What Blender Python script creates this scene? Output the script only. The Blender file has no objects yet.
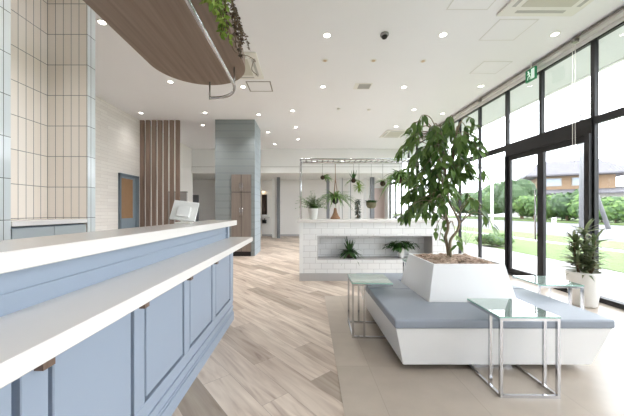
import bpy, math, random
from mathutils import Vector, Matrix
R = math.radians
PI = math.pi
sc = bpy.context.scene
col = sc.collection

# ------------------------------------------------------------------ camera, world, exposure
H = 1.2
F = 285.0
cd = bpy.data.cameras.new('camera')
cam = bpy.data.objects.new('camera', cd)
col.objects.link(cam)
cam.location = (0, 0, H)
cam.rotation_euler = (R(90), 0, 0)
cd.sensor_width = 36
cd.lens = F / 624 * 36
cd.shift_x = 8 / 624
cd.shift_y = 3 / 624
cd.clip_start = 0.05
cd.clip_end = 400
sc.camera = cam

w = bpy.data.worlds.new('overcast_sky')
sc.world = w
w.use_nodes = True
bg = w.node_tree.nodes['Background']
bg.inputs[0].default_value = (0.90, 0.945, 1.0, 1)
bg.inputs[1].default_value = 4.3
vs = sc.view_settings
vs.view_transform = 'Standard'
vs.look = 'None'
vs.gamma = 1
vs.use_curve_mapping = False
vs.exposure = 0.82
SPOT_W = 46.0
CEIL = 3.64
WX = 3.93          # window wall
LX = -4.41         # left wall
BACK = 13.6
NEAR = -3.2

sd = bpy.data.lights.new('sun', 'SUN')
sd.energy = 1.2
sd.angle = R(20)
sd.color = (1, 0.97, 0.92)
sun = bpy.data.objects.new('sun', sd)
col.objects.link(sun)
sun.rotation_euler = (R(18), R(12), 0)   # high hazy sun, kept off the floor by the eave

# ------------------------------------------------------------------ helpers
def s2l(c):
    return tuple((v/255/12.92 if v/255 <= 0.04045 else ((v/255+0.055)/1.055)**2.4) for v in c)

def P(x, y, Y):
    return Vector(((x-304)/F*Y, Y, H+(211-y)/F*Y))

def mat(name, rgb, rough=0.5, metal=0.0, noise=0.0, nscale=8, emit=None, spec=None, bump=0, bscale=60, coat=0):
    m = bpy.data.materials.new(name)
    m.use_nodes = True
    nt = m.node_tree
    b = nt.nodes['Principled BSDF']
    c = s2l(rgb)
    b.inputs['Base Color'].default_value = (*c, 1)
    b.inputs['Roughness'].default_value = rough
    b.inputs['Metallic'].default_value = metal
    if spec is not None: b.inputs['Specular IOR Level'].default_value = spec
    if coat: b.inputs['Coat Weight'].default_value = coat
    tc = nt.nodes.new('ShaderNodeTexCoord')
    n = nt.nodes.new('ShaderNodeTexNoise')
    n.inputs['Scale'].default_value = nscale
    nt.links.new(tc.outputs['Object'], n.inputs['Vector'])
    if noise:
        r = nt.nodes.new('ShaderNodeMix'); r.data_type = 'RGBA'
        r.inputs[6].default_value = (*[v*(1-noise) for v in c], 1)
        r.inputs[7].default_value = (*[min(1, v*(1+noise)) for v in c], 1)
        nt.links.new(n.outputs['Fac'], r.inputs[0])
        nt.links.new(r.outputs[2], b.inputs['Base Color'])
    if bump:
        n2 = nt.nodes.new('ShaderNodeTexNoise'); n2.inputs['Scale'].default_value = bscale
        nt.links.new(tc.outputs['Object'], n2.inputs['Vector'])
        bp = nt.nodes.new('ShaderNodeBump'); bp.inputs['Strength'].default_value = bump; bp.inputs['Distance'].default_value = 0.01
        nt.links.new(n2.outputs['Fac'], bp.inputs['Height'])
        nt.links.new(bp.outputs[0], b.inputs['Normal'])
    if emit:
        b.inputs['Emission Color'].default_value = (*s2l(rgb), 1)
        b.inputs['Emission Strength'].default_value = emit
    return m

def tile_mat(name, rgb, rgb2, grout, tw, th, ax, off=(0, 0), shift=0.0, mortar=0.003, rough=0.2, bump=0.4, freq=2):
    """brick pattern on the plane spanned by axis ax ('X' or 'Y' or 'XY') and Z"""
    m = bpy.data.materials.new(name); m.use_nodes = True
    nt = m.node_tree; b = nt.nodes['Principled BSDF']
    tc = nt.nodes.new('ShaderNodeTexCoord')
    sp = nt.nodes.new('ShaderNodeSeparateXYZ'); nt.links.new(tc.outputs['Object'], sp.inputs[0])
    cb = nt.nodes.new('ShaderNodeCombineXYZ')
    a1 = nt.nodes.new('ShaderNodeMath'); a1.operation = 'ADD'; a1.inputs[1].default_value = off[0]
    a2 = nt.nodes.new('ShaderNodeMath'); a2.operation = 'ADD'; a2.inputs[1].default_value = off[1]
    nt.links.new(sp.outputs[0 if ax == 'X' else 1], a1.inputs[0])
    nt.links.new(sp.outputs[2], a2.inputs[0])
    nt.links.new(a1.outputs[0], cb.inputs[0]); nt.links.new(a2.outputs[0], cb.inputs[1])
    br = nt.nodes.new('ShaderNodeTexBrick')
    br.offset = shift; br.offset_frequency = freq
    br.inputs['Scale'].default_value = 1
    br.inputs['Brick Width'].default_value = tw; br.inputs['Row Height'].default_value = th
    br.inputs['Mortar Size'].default_value = mortar; br.inputs['Mortar Smooth'].default_value = 0.1
    br.inputs['Color1'].default_value = (*s2l(rgb), 1); br.inputs['Color2'].default_value = (*s2l(rgb2), 1)
    br.inputs['Mortar'].default_value = (*s2l(grout), 1)
    nt.links.new(cb.outputs[0], br.inputs['Vector'])
    nt.links.new(br.outputs['Color'], b.inputs['Base Color'])
    b.inputs['Roughness'].default_value = rough
    bp = nt.nodes.new('ShaderNodeBump'); bp.inputs['Strength'].default_value = bump; bp.inputs['Distance'].default_value = 0.004
    bp.invert = True
    nt.links.new(br.outputs['Fac'], bp.inputs['Height']); nt.links.new(bp.outputs[0], b.inputs['Normal'])
    return m

def floor_mat(name):
    m = bpy.data.materials.new(name); m.use_nodes = True
    nt = m.node_tree; b = nt.nodes['Principled BSDF']; L = nt.links
    tc = nt.nodes.new('ShaderNodeTexCoord')
    mp = nt.nodes.new('ShaderNodeMapping'); mp.inputs['Rotation'].default_value = (0, 0, R(50))
    mp.inputs['Location'].default_value = (0.31, 0.07, 0)
    L.new(tc.outputs['Object'], mp.inputs[0])
    br = nt.nodes.new('ShaderNodeTexBrick'); br.offset = 0.37; br.offset_frequency = 2
    br.inputs['Scale'].default_value = 1; br.inputs['Brick Width'].default_value = 1.2; br.inputs['Row Height'].default_value = 0.2
    br.inputs['Mortar Size'].default_value = 0.0012
    br.inputs['Color1'].default_value = (0, 0, 0, 1); br.inputs['Color2'].default_value = (1, 1, 1, 1); br.inputs['Mortar'].default_value = (0.35, 0.35, 0.35, 1)
    L.new(mp.outputs[0], br.inputs['Vector'])
    # grain: noise stretched along the planks, shifted per plank
    add = nt.nodes.new('ShaderNodeVectorMath'); add.operation = 'MULTIPLY_ADD'
    add.inputs[1].default_value = (3, 3, 7); 
    L.new(br.outputs['Color'], add.inputs[0]); L.new(mp.outputs[0], add.inputs[2])
    mp2 = nt.nodes.new('ShaderNodeMapping'); mp2.inputs['Scale'].default_value = (1.1, 11, 1)
    L.new(add.outputs[0], mp2.inputs[0])
    n1 = nt.nodes.new('ShaderNodeTexNoise'); n1.inputs['Scale'].default_value = 1.6; n1.inputs['Detail'].default_value = 5; n1.inputs['Distortion'].default_value = 0.8
    L.new(mp2.outputs[0], n1.inputs['Vector'])
    cr = nt.nodes.new('ShaderNodeValToRGB')
    e = cr.color_ramp.elements
    e[0].position = 0.25; e[0].color = (*s2l((140, 122, 110)), 1)
    e[1].position = 0.72; e[1].color = (*s2l((214, 201, 187)), 1)
    x = e.new(0.36); x.color = (*s2l((180, 163, 150)), 1)
    x = e.new(0.5); x.color = (*s2l((198, 183, 169)), 1)
    L.new(n1.outputs['Fac'], cr.inputs[0])
    cr2 = nt.nodes.new('ShaderNodeValToRGB')
    e = cr2.color_ramp.elements
    e[0].position = 0; e[0].color = (0.55, 0.53, 0.50, 1); e[1].position = 0.7; e[1].color = (1.08, 1.08, 1.08, 1)
    x = e.new(0.25); x.color = (0.82, 0.79, 0.77, 1)
    L.new(br.outputs['Color'], cr2.inputs[0])
    mx = nt.nodes.new('ShaderNodeMix'); mx.data_type = 'RGBA'; mx.blend_type = 'MULTIPLY'; mx.inputs[0].default_value = 1
    L.new(cr.outputs[0], mx.inputs[6]); L.new(cr2.outputs[0], mx.inputs[7])
    mo = nt.nodes.new('ShaderNodeMix'); mo.data_type = 'RGBA'; mo.inputs[7].default_value = (*s2l((150, 136, 124)), 1)
    L.new(br.outputs['Fac'], mo.inputs[0]); L.new(mx.outputs[2], mo.inputs[6])
    L.new(mo.outputs[2], b.inputs['Base Color'])
    b.inputs['Roughness'].default_value = 0.42
    return m

def leaf_mat(name, c1, c2, rough=0.35, sss=True):
    m = bpy.data.materials.new(name); m.use_nodes = True
    nt = m.node_tree; b = nt.nodes['Principled BSDF']; L = nt.links
    g = nt.nodes.new('ShaderNodeNewGeometry')
    mx = nt.nodes.new('ShaderNodeMix'); mx.data_type = 'RGBA'
    mx.inputs[6].default_value = (*s2l(c1), 1); mx.inputs[7].default_value = (*s2l(c2), 1)
    L.new(g.outputs['Random Per Island'], mx.inputs[0]); L.new(mx.outputs[2], b.inputs['Base Color'])
    b.inputs['Roughness'].default_value = rough
    out = nt.nodes['Material Output']
    tr = nt.nodes.new('ShaderNodeBsdfTranslucent'); L.new(mx.outputs[2], tr.inputs[0])
    ms = nt.nodes.new('ShaderNodeMixShader'); ms.inputs[0].default_value = 0.3
    L.new(b.outputs[0], ms.inputs[1]); L.new(tr.outputs[0], ms.inputs[2]); L.new(ms.outputs[0], out.inputs[0])
    return m

def glass_mat(name, tint, refl=0.06):
    m = bpy.data.materials.new(name); m.use_nodes = True
    nt = m.node_tree; L = nt.links
    nt.nodes.remove(nt.nodes['Principled BSDF'])
    out = nt.nodes['Material Output']
    t = nt.nodes.new('ShaderNodeBsdfTransparent'); t.inputs[0].default_value = (*tint, 1)
    g = nt.nodes.new('ShaderNodeBsdfGlossy'); g.inputs['Roughness'].default_value = 0.01
    lw = nt.nodes.new('ShaderNodeLayerWeight'); lw.inputs['Blend'].default_value = 0.5
    pw = nt.nodes.new('ShaderNodeMath'); pw.operation = 'POWER'; pw.inputs[1].default_value = 4.0
    L.new(lw.outputs['Facing'], pw.inputs[0])
    fr = nt.nodes.new('ShaderNodeMath'); fr.operation = 'MULTIPLY_ADD'; fr.inputs[1].default_value = 0.8; fr.inputs[2].default_value = refl
    L.new(pw.outputs[0], fr.inputs[0])
    ms = nt.nodes.new('ShaderNodeMixShader')
    L.new(fr.outputs[0], ms.inputs[0]); L.new(t.outputs[0], ms.inputs[1]); L.new(g.outputs[0], ms.inputs[2])
    L.new(ms.outputs[0], out.inputs[0])
    return m

def wood_mat(name, c1, c2, scale=(30, 1.2, 30), rough=0.5):
    m = bpy.data.materials.new(name); m.use_nodes = True
    nt = m.node_tree; b = nt.nodes['Principled BSDF']; L = nt.links
    tc = nt.nodes.new('ShaderNodeTexCoord')
    mp = nt.nodes.new('ShaderNodeMapping'); mp.inputs['Scale'].default_value = scale
    L.new(tc.outputs['Object'], mp.inputs[0])
    n = nt.nodes.new('ShaderNodeTexNoise'); n.inputs['Scale'].default_value = 1; n.inputs['Detail'].default_value = 4
    L.new(mp.outputs[0], n.inputs['Vector'])
    cr = nt.nodes.new('ShaderNodeValToRGB')
    cr.color_ramp.elements[0].position = 0.3; cr.color_ramp.elements[0].color = (*s2l(c1), 1)
    cr.color_ramp.elements[1].position = 0.7; cr.color_ramp.elements[1].color = (*s2l(c2), 1)
    L.new(n.outputs['Fac'], cr.inputs[0]); L.new(cr.outputs[0], b.inputs['Base Color'])
    b.inputs['Roughness'].default_value = rough
    return m

class MB:
    def __init__(s): s.v = []; s.f = []
    def add(s, vs, fs):
        n = len(s.v); s.v += [tuple(x) for x in vs]; s.f += [tuple(i+n for i in f) for f in fs]; return s
    def box(s, x0, x1, y0, y1, z0, z1):
        return s.add([(x0,y0,z0),(x1,y0,z0),(x1,y1,z0),(x0,y1,z0),(x0,y0,z1),(x1,y0,z1),(x1,y1,z1),(x0,y1,z1)],
                     [(0,3,2,1),(4,5,6,7),(0,1,5,4),(1,2,6,5),(2,3,7,6),(3,0,4,7)])
    def frustum(s, b, zb, t, zt):
        x0,x1,y0,y1 = b; X0,X1,Y0,Y1 = t
        return s.add([(x0,y0,zb),(x1,y0,zb),(x1,y1,zb),(x0,y1,zb),(X0,Y0,zt),(X1,Y0,zt),(X1,Y1,zt),(X0,Y1,zt)],
                     [(0,3,2,1),(4,5,6,7),(0,1,5,4),(1,2,6,5),(2,3,7,6),(3,0,4,7)])
    def prism(s, poly, z0, z1):
        n = len(poly)
        vs = [(x,y,z0) for x,y in poly]+[(x,y,z1) for x,y in poly]
        fs = [tuple(range(n-1,-1,-1)), tuple(range(n,2*n))]+[(i,(i+1)%n,n+(i+1)%n,n+i) for i in range(n)]
        return s.add(vs, fs)
    def tube(s, pts, r, n=8, cap=True):
        pts = [Vector(p) for p in pts]
        rs = r if isinstance(r, (list, tuple)) else [r]*len(pts)
        rings = []
        up = None
        for i, p in enumerate(pts):
            d = (pts[min(i+1, len(pts)-1)]-pts[max(i-1, 0)]).normalized()
            if up is None:
                up = Vector((0,0,1)) if abs(d.z) < 0.9 else Vector((1,0,0))
            a = d.cross(up).normalized(); up = a.cross(d).normalized()
            rings.append([p+rs[i]*(math.cos(2*PI*k/n)*a+math.sin(2*PI*k/n)*up) for k in range(n)])
        vs = [q for rg in rings for q in rg]
        fs = []
        for i in range(len(pts)-1):
            for k in range(n):
                fs.append((i*n+k, i*n+(k+1)%n, (i+1)*n+(k+1)%n, (i+1)*n+k))
        if cap:
            fs.append(tuple(range(n-1,-1,-1))); fs.append(tuple((len(pts)-1)*n+k for k in range(n)))
        return s.add(vs, fs)
    def lathe(s, prof, c=(0,0,0), n=32):
        vs = []; fs = []
        for r_, z in prof:
            for k in range(n):
                vs.append((c[0]+r_*math.cos(2*PI*k/n), c[1]+r_*math.sin(2*PI*k/n), c[2]+z))
        m = len(prof)
        for i in range(m-1):
            for k in range(n):
                fs.append((i*n+k, i*n+(k+1)%n, (i+1)*n+(k+1)%n, (i+1)*n+k))
        fs.append(tuple(range(n-1,-1,-1))); fs.append(tuple((m-1)*n+k for k in range(n)))
        return s.add(vs, fs)
    def sphere(s, c, r, n=12, m=8, sq=(1,1,1), jit=0, rnd=random):
        vs = [(c[0],c[1],c[2]-r*sq[2])]; fs = []
        for i in range(1, m):
            t = PI*i/m
            for k in range(n):
                q = r*(1+rnd.uniform(-jit, jit))
                vs.append((c[0]+q*sq[0]*math.sin(t)*math.cos(2*PI*k/n), c[1]+q*sq[1]*math.sin(t)*math.sin(2*PI*k/n), c[2]-q*sq[2]*math.cos(t)))
        vs.append((c[0],c[1],c[2]+r*sq[2]))
        for k in range(n): fs.append((0, 1+(k+1)%n, 1+k))
        for i in range(m-2):
            for k in range(n):
                a = 1+i*n+k; b_ = 1+i*n+(k+1)%n
                fs.append((a, b_, b_+n, a+n))
        e = len(vs)-1
        for k in range(n): fs.append((e, 1+(m-2)*n+k, 1+(m-2)*n+(k+1)%n))
        return s.add(vs, fs)
    def leaf(s, p, d, L, W, nrm=None, droop=0.25, fold=0.15):
        """ovate leaf from p along d"""
        d = Vector(d).normalized()
        nrm = Vector(nrm) if nrm is not None else Vector((0,0,1))
        side = d.cross(nrm)
        if side.length < 1e-3: side = d.cross(Vector((1,0,0)))
        side.normalize(); up = side.cross(d).normalized()
        st = [(0,0.04),(0.2,0.75),(0.42,1),(0.7,0.7),(1,0.02)]
        vs = []
        for t, wd in st:
            c = Vector(p)+d*(L*t)-Vector((0,0,1))*(droop*L*t*t)
            vs += [c-side*(W/2*wd)+up*(fold*W*wd*0.5), c, c+side*(W/2*wd)+up*(fold*W*wd*0.5)]
        fs = []
        for i in range(len(st)-1):
            a = i*3
            fs += [(a,a+1,a+4,a+3),(a+1,a+2,a+5,a+4)]
        return s.add(vs, fs)
    def blade(s, p, d, L, W, arch=0.6, n=6):
        """narrow arching strap leaf"""
        d = Vector(d).normalized(); p = Vector(p)
        side = d.cross(Vector((0,0,1)))
        if side.length < 1e-3: side = Vector((1,0,0))
        side.normalize()
        vs = []; fs = []
        for i in range(n+1):
            t = i/n
            c = p+d*(L*t)-Vector((0,0,1))*(arch*L*t*t)
            wd = W*(0.5+1.2*t*(1-t)*1.6)*(1-t**3)+0.0008
            vs += [c-side*wd/2, c+Vector((0,0,-wd*0.15)), c+side*wd/2]
        for i in range(n):
            a = i*3; fs += [(a,a+1,a+4,a+3),(a+1,a+2,a+5,a+4)]
        return s.add(vs, fs)
    def build(s, name, m, parent=None, smooth=False, bevel=0, seg=2, loc=None):
        me = bpy.data.meshes.new(name); me.from_pydata(s.v, [], s.f); me.update()
        me.materials.append(m)
        if smooth:
            for p in me.polygons: p.use_smooth = True
        o = bpy.data.objects.new(name, me); col.objects.link(o)
        if parent is not None: o.parent = parent
        if loc is not None: o.location = loc
        if bevel:
            b = o.modifiers.new('bevel', 'BEVEL'); b.width = bevel; b.segments = seg; b.limit_method = 'ANGLE'; b.angle_limit = R(35)
            if seg > 1:
                for p in me.polygons: p.use_smooth = True
                wn = o.modifiers.new('wn', 'WEIGHTED_NORMAL'); wn.keep_sharp = True
        return o

def tag(o, label=None, cat=None, group=None, kind=None):
    if label: o['label'] = label
    if cat: o['category'] = cat
    if group: o['group'] = group
    if kind: o['kind'] = kind
    return o
def empty(name, loc=(0,0,0), rz=0, **k):
    o = bpy.data.objects.new(name, None); col.objects.link(o); o.location = loc; o.rotation_euler = (0,0,rz)
    o.empty_display_size = 0.05
    return tag(o, **k)
def struct(o): o['kind'] = 'structure'; return o
def copy_tree(o, parent=None):
    c = o.copy(); col.objects.link(c); c.parent = parent
    for ch in list(o.children): copy_tree(ch, c)
    return c

# ------------------------------------------------------------------ materials
M = {}
M['ceil'] = mat('ceiling paint', (243, 243, 246), 0.9, noise=0.01, nscale=2)
M['wallw'] = mat('white wall paint', (240, 237, 233), 0.85, noise=0.015, nscale=3)
M['wallbeige'] = mat('beige wall paint', (216, 207, 195), 0.85, noise=0.02, nscale=3)
M['white'] = mat('white lacquer', (236, 236, 236), 0.28, noise=0.01)
M['whitetop'] = mat('white worktop', (228, 224, 220), 0.22, noise=0.01)
M['matwhite'] = mat('matte white paint', (238, 238, 236), 0.6, noise=0.01)
M['blue'] = mat('pale blue paint', (150, 162, 178), 0.45, noise=0.015, nscale=5)
M['bluegroove'] = mat('blue paint groove shade', (138, 154, 180), 0.55, noise=0.01)  # darker blue puts recess shade into the counter's panel grooves
M['col'] = tile_mat('blue cladding shaded front', (138, 145, 146), (142, 149, 150), (98, 106, 110), 50, 0.187, 'X', (20, 0.03), mortar=0.004, rough=0.5)  # column front: shade painted in as a darker board colour
M['col_lit'] = tile_mat('blue cladding lit side', (152, 162, 170), (156, 166, 173), (112, 122, 130), 50, 0.187, 'Y', (20, 0.03), mortar=0.004, rough=0.5)  # same cladding made lighter, light on the side put into its colour
M['floor'] = floor_mat('weathered oak look planks')
def gray_tile():
    m = bpy.data.materials.new('grey stone tile'); m.use_nodes = True
    nt = m.node_tree; b = nt.nodes['Principled BSDF']; L = nt.links
    tc = nt.nodes.new('ShaderNodeTexCoord')
    br = nt.nodes.new('ShaderNodeTexBrick'); br.offset = 0.0
    br.inputs['Scale'].default_value = 1; br.inputs['Brick Width'].default_value = 0.6; br.inputs['Row Height'].default_value = 0.6
    br.inputs['Mortar Size'].default_value = 0.0015
    br.inputs['Color1'].default_value = (*s2l((174,162,149)), 1); br.inputs['Color2'].default_value = (*s2l((180,168,155)), 1); br.inputs['Mortar'].default_value = (*s2l((152,142,130)), 1)
    mp = nt.nodes.new('ShaderNodeMapping'); mp.inputs['Location'].default_value = (0.1, 0.2, 0)
    L.new(tc.outputs['Object'], mp.inputs[0]); L.new(mp.outputs[0], br.inputs['Vector'])
    n = nt.nodes.new('ShaderNodeTexNoise'); n.inputs['Scale'].default_value = 5; n.inputs['Detail'].default_value = 6
    L.new(tc.outputs['Object'], n.inputs['Vector'])
    cr = nt.nodes.new('ShaderNodeValToRGB'); cr.color_ramp.elements[0].position = 0.3; cr.color_ramp.elements[0].color = (0.88,0.88,0.88,1); cr.color_ramp.elements[1].position = 0.7
    L.new(n.outputs['Fac'], cr.inputs[0])
    mx = nt.nodes.new('ShaderNodeMix'); mx.data_type = 'RGBA'; mx.blend_type = 'MULTIPLY'; mx.inputs[0].default_value = 1
    L.new(br.outputs['Color'], mx.inputs[6]); L.new(cr.outputs[0], mx.inputs[7]); L.new(mx.outputs[2], b.inputs['Base Color'])
    b.inputs['Roughness'].default_value = 0.3
    return m
M['gtile'] = gray_tile()
CREAM, CREAM2, GROUT = (245, 236, 226), (242, 231, 219), (138, 134, 128)
M['tileY'] = tile_mat('cream stacked tile lengthwise', CREAM, CREAM2, GROUT, 0.072, 0.3, 'Y', (10*0.072-2.80+0.072*40, 0.065), mortar=0.0028)
M['tileX'] = tile_mat('cream stacked tile crosswise', CREAM, CREAM2, GROUT, 0.0771, 0.3, 'X', (2.519+0.0771*40, 0.065), mortar=0.0028)
M['tileW'] = tile_mat('glossy pale tile', (214, 219, 220), (210, 215, 217), (112, 112, 110), 0.075, 0.3, 'Y', (-2.02+0.075*60, 0.065), mortar=0.0028, rough=0.1)
M['subway'] = tile_mat('white glazed tile', (238, 238, 237), (232, 233, 233), (204, 203, 202), 0.2, 0.1, 'X', (20, 0.0), shift=0.5, mortar=0.0035, rough=0.15)
M['stone'] = tile_mat('white split stone cladding', (236, 232, 226), (228, 223, 217), (200, 196, 190), 0.55, 0.075, 'Y', (20, 0.02), shift=0.4, mortar=0.002, rough=0.8, bump=0.8)
M['slat'] = wood_mat('walnut slat', (124, 104, 92), (148, 127, 114), (25, 25, 1.2))
M['canopy'] = wood_mat('walnut veneer', (128, 108, 95), (150, 131, 117), (24, 1.0, 24), 0.55)
M['cabw'] = wood_mat('brown veneer door', (126, 115, 108), (136, 125, 117), (25, 25, 1.5))
M['hookw'] = wood_mat('walnut block', (98, 80, 68), (128, 106, 92), (40, 40, 8))
M['chrome'] = mat('polished chrome', (205, 205, 208), 0.12, 1.0, noise=0.01)
M['steel'] = mat('brushed steel', (150, 146, 142), 0.3, 1.0, noise=0.02)
M['frame'] = mat('dark anodised frame', (24, 22, 24), 0.5, 0.0, noise=0.03)
M['black'] = mat('black finish', (26, 24, 24), 0.5, noise=0.03)
M['glass'] = glass_mat('window glass', (0.97, 0.975, 0.975), 0.03)
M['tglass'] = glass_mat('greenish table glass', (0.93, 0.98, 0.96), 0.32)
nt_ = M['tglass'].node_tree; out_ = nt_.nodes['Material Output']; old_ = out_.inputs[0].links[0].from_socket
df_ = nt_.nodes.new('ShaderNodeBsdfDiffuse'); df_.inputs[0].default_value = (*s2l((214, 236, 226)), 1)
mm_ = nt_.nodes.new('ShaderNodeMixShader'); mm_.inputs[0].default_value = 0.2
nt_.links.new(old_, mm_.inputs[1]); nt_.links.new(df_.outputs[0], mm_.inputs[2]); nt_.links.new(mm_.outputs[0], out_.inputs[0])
M['tedge'] = mat('green glass edge', (150, 190, 178), 0.15, noise=0.02)
M['leather'] = mat('grey blue vinyl', (142, 149, 160), 0.42, noise=0.01, bump=0.05, bscale=300)
M['greypl'] = mat('grey plinth', (184, 181, 180), 0.5, noise=0.02)
M['mulch'] = mat('bark chips', (182, 160, 144), 0.9, noise=0.35, nscale=40)
M['mulchd'] = mat('dark bark bed', (112, 94, 80), 0.95, noise=0.3, nscale=60)
M['trunk'] = mat('pale grey bark', (132, 118, 96), 0.85, noise=0.2, nscale=30, bump=0.5, bscale=40)
M['leaf'] = leaf_mat('glossy dark green leaf', (52, 84, 38), (122, 152, 80), 0.3)
M['fern'] = leaf_mat('fresh green leaf', (74, 110, 52), (124, 158, 84), 0.45)
M['darkleaf'] = leaf_mat('deep green leaf', (38, 72, 34), (72, 110, 52), 0.35)
M['lime'] = leaf_mat('lime green leaf', (104, 140, 52), (160, 182, 84), 0.4)
M['vine'] = leaf_mat('dark purple brown leaf', (66, 48, 44), (110, 96, 78), 0.4)
M['maroon'] = leaf_mat('dark olive maroon leaf', (70, 94, 54), (158, 160, 124), 0.35)
M['stem'] = mat('brown stem', (104, 88, 64), 0.8, noise=0.2)
M['pot'] = mat('white ceramic pot', (234, 232, 228), 0.3, noise=0.01)
M['moss'] = mat('dark moss ball', (62, 44, 34), 0.95, noise=0.3, nscale=60, bump=1, bscale=120)
M['rope'] = mat('brown jute rope', (158, 122, 94), 0.9, noise=0.2, nscale=90, bump=0.8, bscale=200)
M['basket'] = mat('woven basket', (122, 116, 90), 0.9, noise=0.35, nscale=70, bump=1, bscale=120)
M['flower'] = mat('white petal', (236, 232, 224), 0.5, noise=0.02)
M['lamp'] = mat('downlight lens', (255, 250, 240), 0.5, emit=8)
M['lampoff'] = mat('unlit recess', (232, 222, 208), 0.5, noise=0.03)
M['plastic'] = mat('white plastic', (234, 232, 226), 0.4, noise=0.01)
M['grille'] = mat('grey intake mesh', (204, 201, 188), 0.6, noise=0.05, nscale=80)
M['slot'] = mat('grey louver slot', (186, 184, 180), 0.6, noise=0.03)
M['seam'] = mat('ceiling hatch frame', (224, 223, 221), 0.6, noise=0.01)
M['seamd'] = mat('hatch frame and shadow line grey', (142, 136, 130), 0.6, noise=0.02)  # hatch frame grey, also paints the shadow line on the bulkhead
M['green'] = mat('exit sign green', (28, 122, 78), 0.4, emit=0.15)
M['signw'] = mat('exit sign white', (220, 240, 228), 0.4, emit=0.3)
M['doorblue'] = mat('blue grey door paint', (130, 144, 154), 0.5, noise=0.02)
M['doorframe'] = mat('dark blue grey frame', (106, 118, 128), 0.5, noise=0.02)
M['doorwood'] = mat('amber obscured glass', (160, 128, 98), 0.25, noise=0.08, nscale=6)
M['pink'] = mat('pale pink door', (214, 196, 190), 0.6, noise=0.01)
M['greycol'] = mat('slate grey post', (122, 124, 128), 0.5, noise=0.03)
M['grass'] = mat('lawn green', (84, 104, 52), 0.9, noise=0.25, nscale=3)
M['asphalt'] = mat('pale asphalt', (98, 97, 101), 0.85, noise=0.06, nscale=4)
M['pole'] = mat('weathered concrete', (128, 128, 130), 0.8, noise=0.05)
M['concrete'] = mat('white concrete', (166, 165, 163), 0.8, noise=0.04, nscale=2)
M['hedge'] = leaf_mat('hedge leaf', (52, 84, 42), (104, 134, 66), 0.6)
M['hedge2'] = leaf_mat('dark tree leaf', (40, 66, 38), (80, 108, 60), 0.6)
M['roof'] = tile_mat('grey roof tile', (104, 102, 106), (92, 90, 96), (64, 62, 66), 0.3, 0.22, 'X', (50, 5), mortar=0.02, rough=0.8)
M['ochre'] = mat('ochre render', (136, 112, 88), 0.8, noise=0.05)
M['housew'] = mat('white render', (150, 147, 142), 0.8, noise=0.04)
M['mirror'] = mat('dark mirror', (90, 78, 74), 0.08, 0.9, noise=0.02)

# ------------------------------------------------------------------ room shell
struct(MB().box(LX-0.2, WX+0.05, NEAR, BACK+0.2, -0.2, 0).build('floor', M['floor']))
fa = MB()
fa.prism([(0.135, NEAR+0.01), (WX-0.06, NEAR+0.01), (WX-0.06, BACK-0.3), (2.75, BACK-0.3), (2.75, 4.02), (0.29, 4.02)], 0.0, 0.003)
struct(fa.build('floor_tiled_area', M['gtile']))
struct(MB().box(LX-0.2, WX+0.3, NEAR-0.2, BACK+0.2, CEIL, CEIL+0.25).build('ceiling', M['ceil']))
struct(MB().box(LX-0.2, LX, NEAR, 7.72, 0, CEIL).build('wall_left', M['stone']))
struct(MB().box(LX-0.2, LX, 7.72, 11.3, 0, CEIL).build('wall_left_back', M['wallw']))
struct(MB().box(-7.2, -7.0, 11.1, BACK+0.2, 0, CEIL).build('wall_left_alcove', M['wallw']))
struct(MB().box(-7.0, LX-0.2, 11.1, 11.3, 0, CEIL).build('wall_front_alcove', M['wallw']))
struct(MB().box(-7.2, LX-0.2, 11.1, BACK+0.2, -0.2, 0).build('floor_alcove', M['floor']))
struct(MB().box(-7.2, LX-0.2, 11.1, BACK+0.2, CEIL, CEIL+0.25).build('ceiling_alcove', M['ceil']))
struct(MB().box(-7.0, WX, BACK, BACK+0.2, 0, CEIL).build('wall_back', M['wallw']))
struct(MB().box(LX, WX, NEAR-0.2, NEAR, 0, CEIL).build('wall_front', M['wallw']))
bk = MB().box(LX, WX-0.1, 11.2, 11.32, 2.94, CEIL).box(LX, WX-0.1, 11.17, 11.3, 2.69, 2.925).box(-7.0, WX-0.1, 11.3, BACK, 2.69, 2.8)
struct(bk.build('wall_bulkhead', M['matwhite']))
struct(MB().box(LX, WX-0.1, 11.19, 11.25, 2.925, 2.94).build('trim_1', M['seamd']))  # dark strip painting the thin shadow line along the bulkhead ledge
struct(MB().box(LX+0.001, WX-0.1, BACK-0.02, BACK, 0, 0.09).build('baseboard_back', M['greypl']))
# partition walls in the back recess
struct(MB().box(-3.55, -3.0, 12.6, 12.72, 0, 2.69).build('wall_partition', M['wallbeige']))
struct(MB().box(-3.0, -2.0, 13.3, 13.5, 0, 2.69).build('wall_partition', M['wallbeige']))
struct(MB().box(-1.42, -1.20, 12.7, 12.85, 0, 2.69).build('wall_partition', M['matwhite']))

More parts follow.
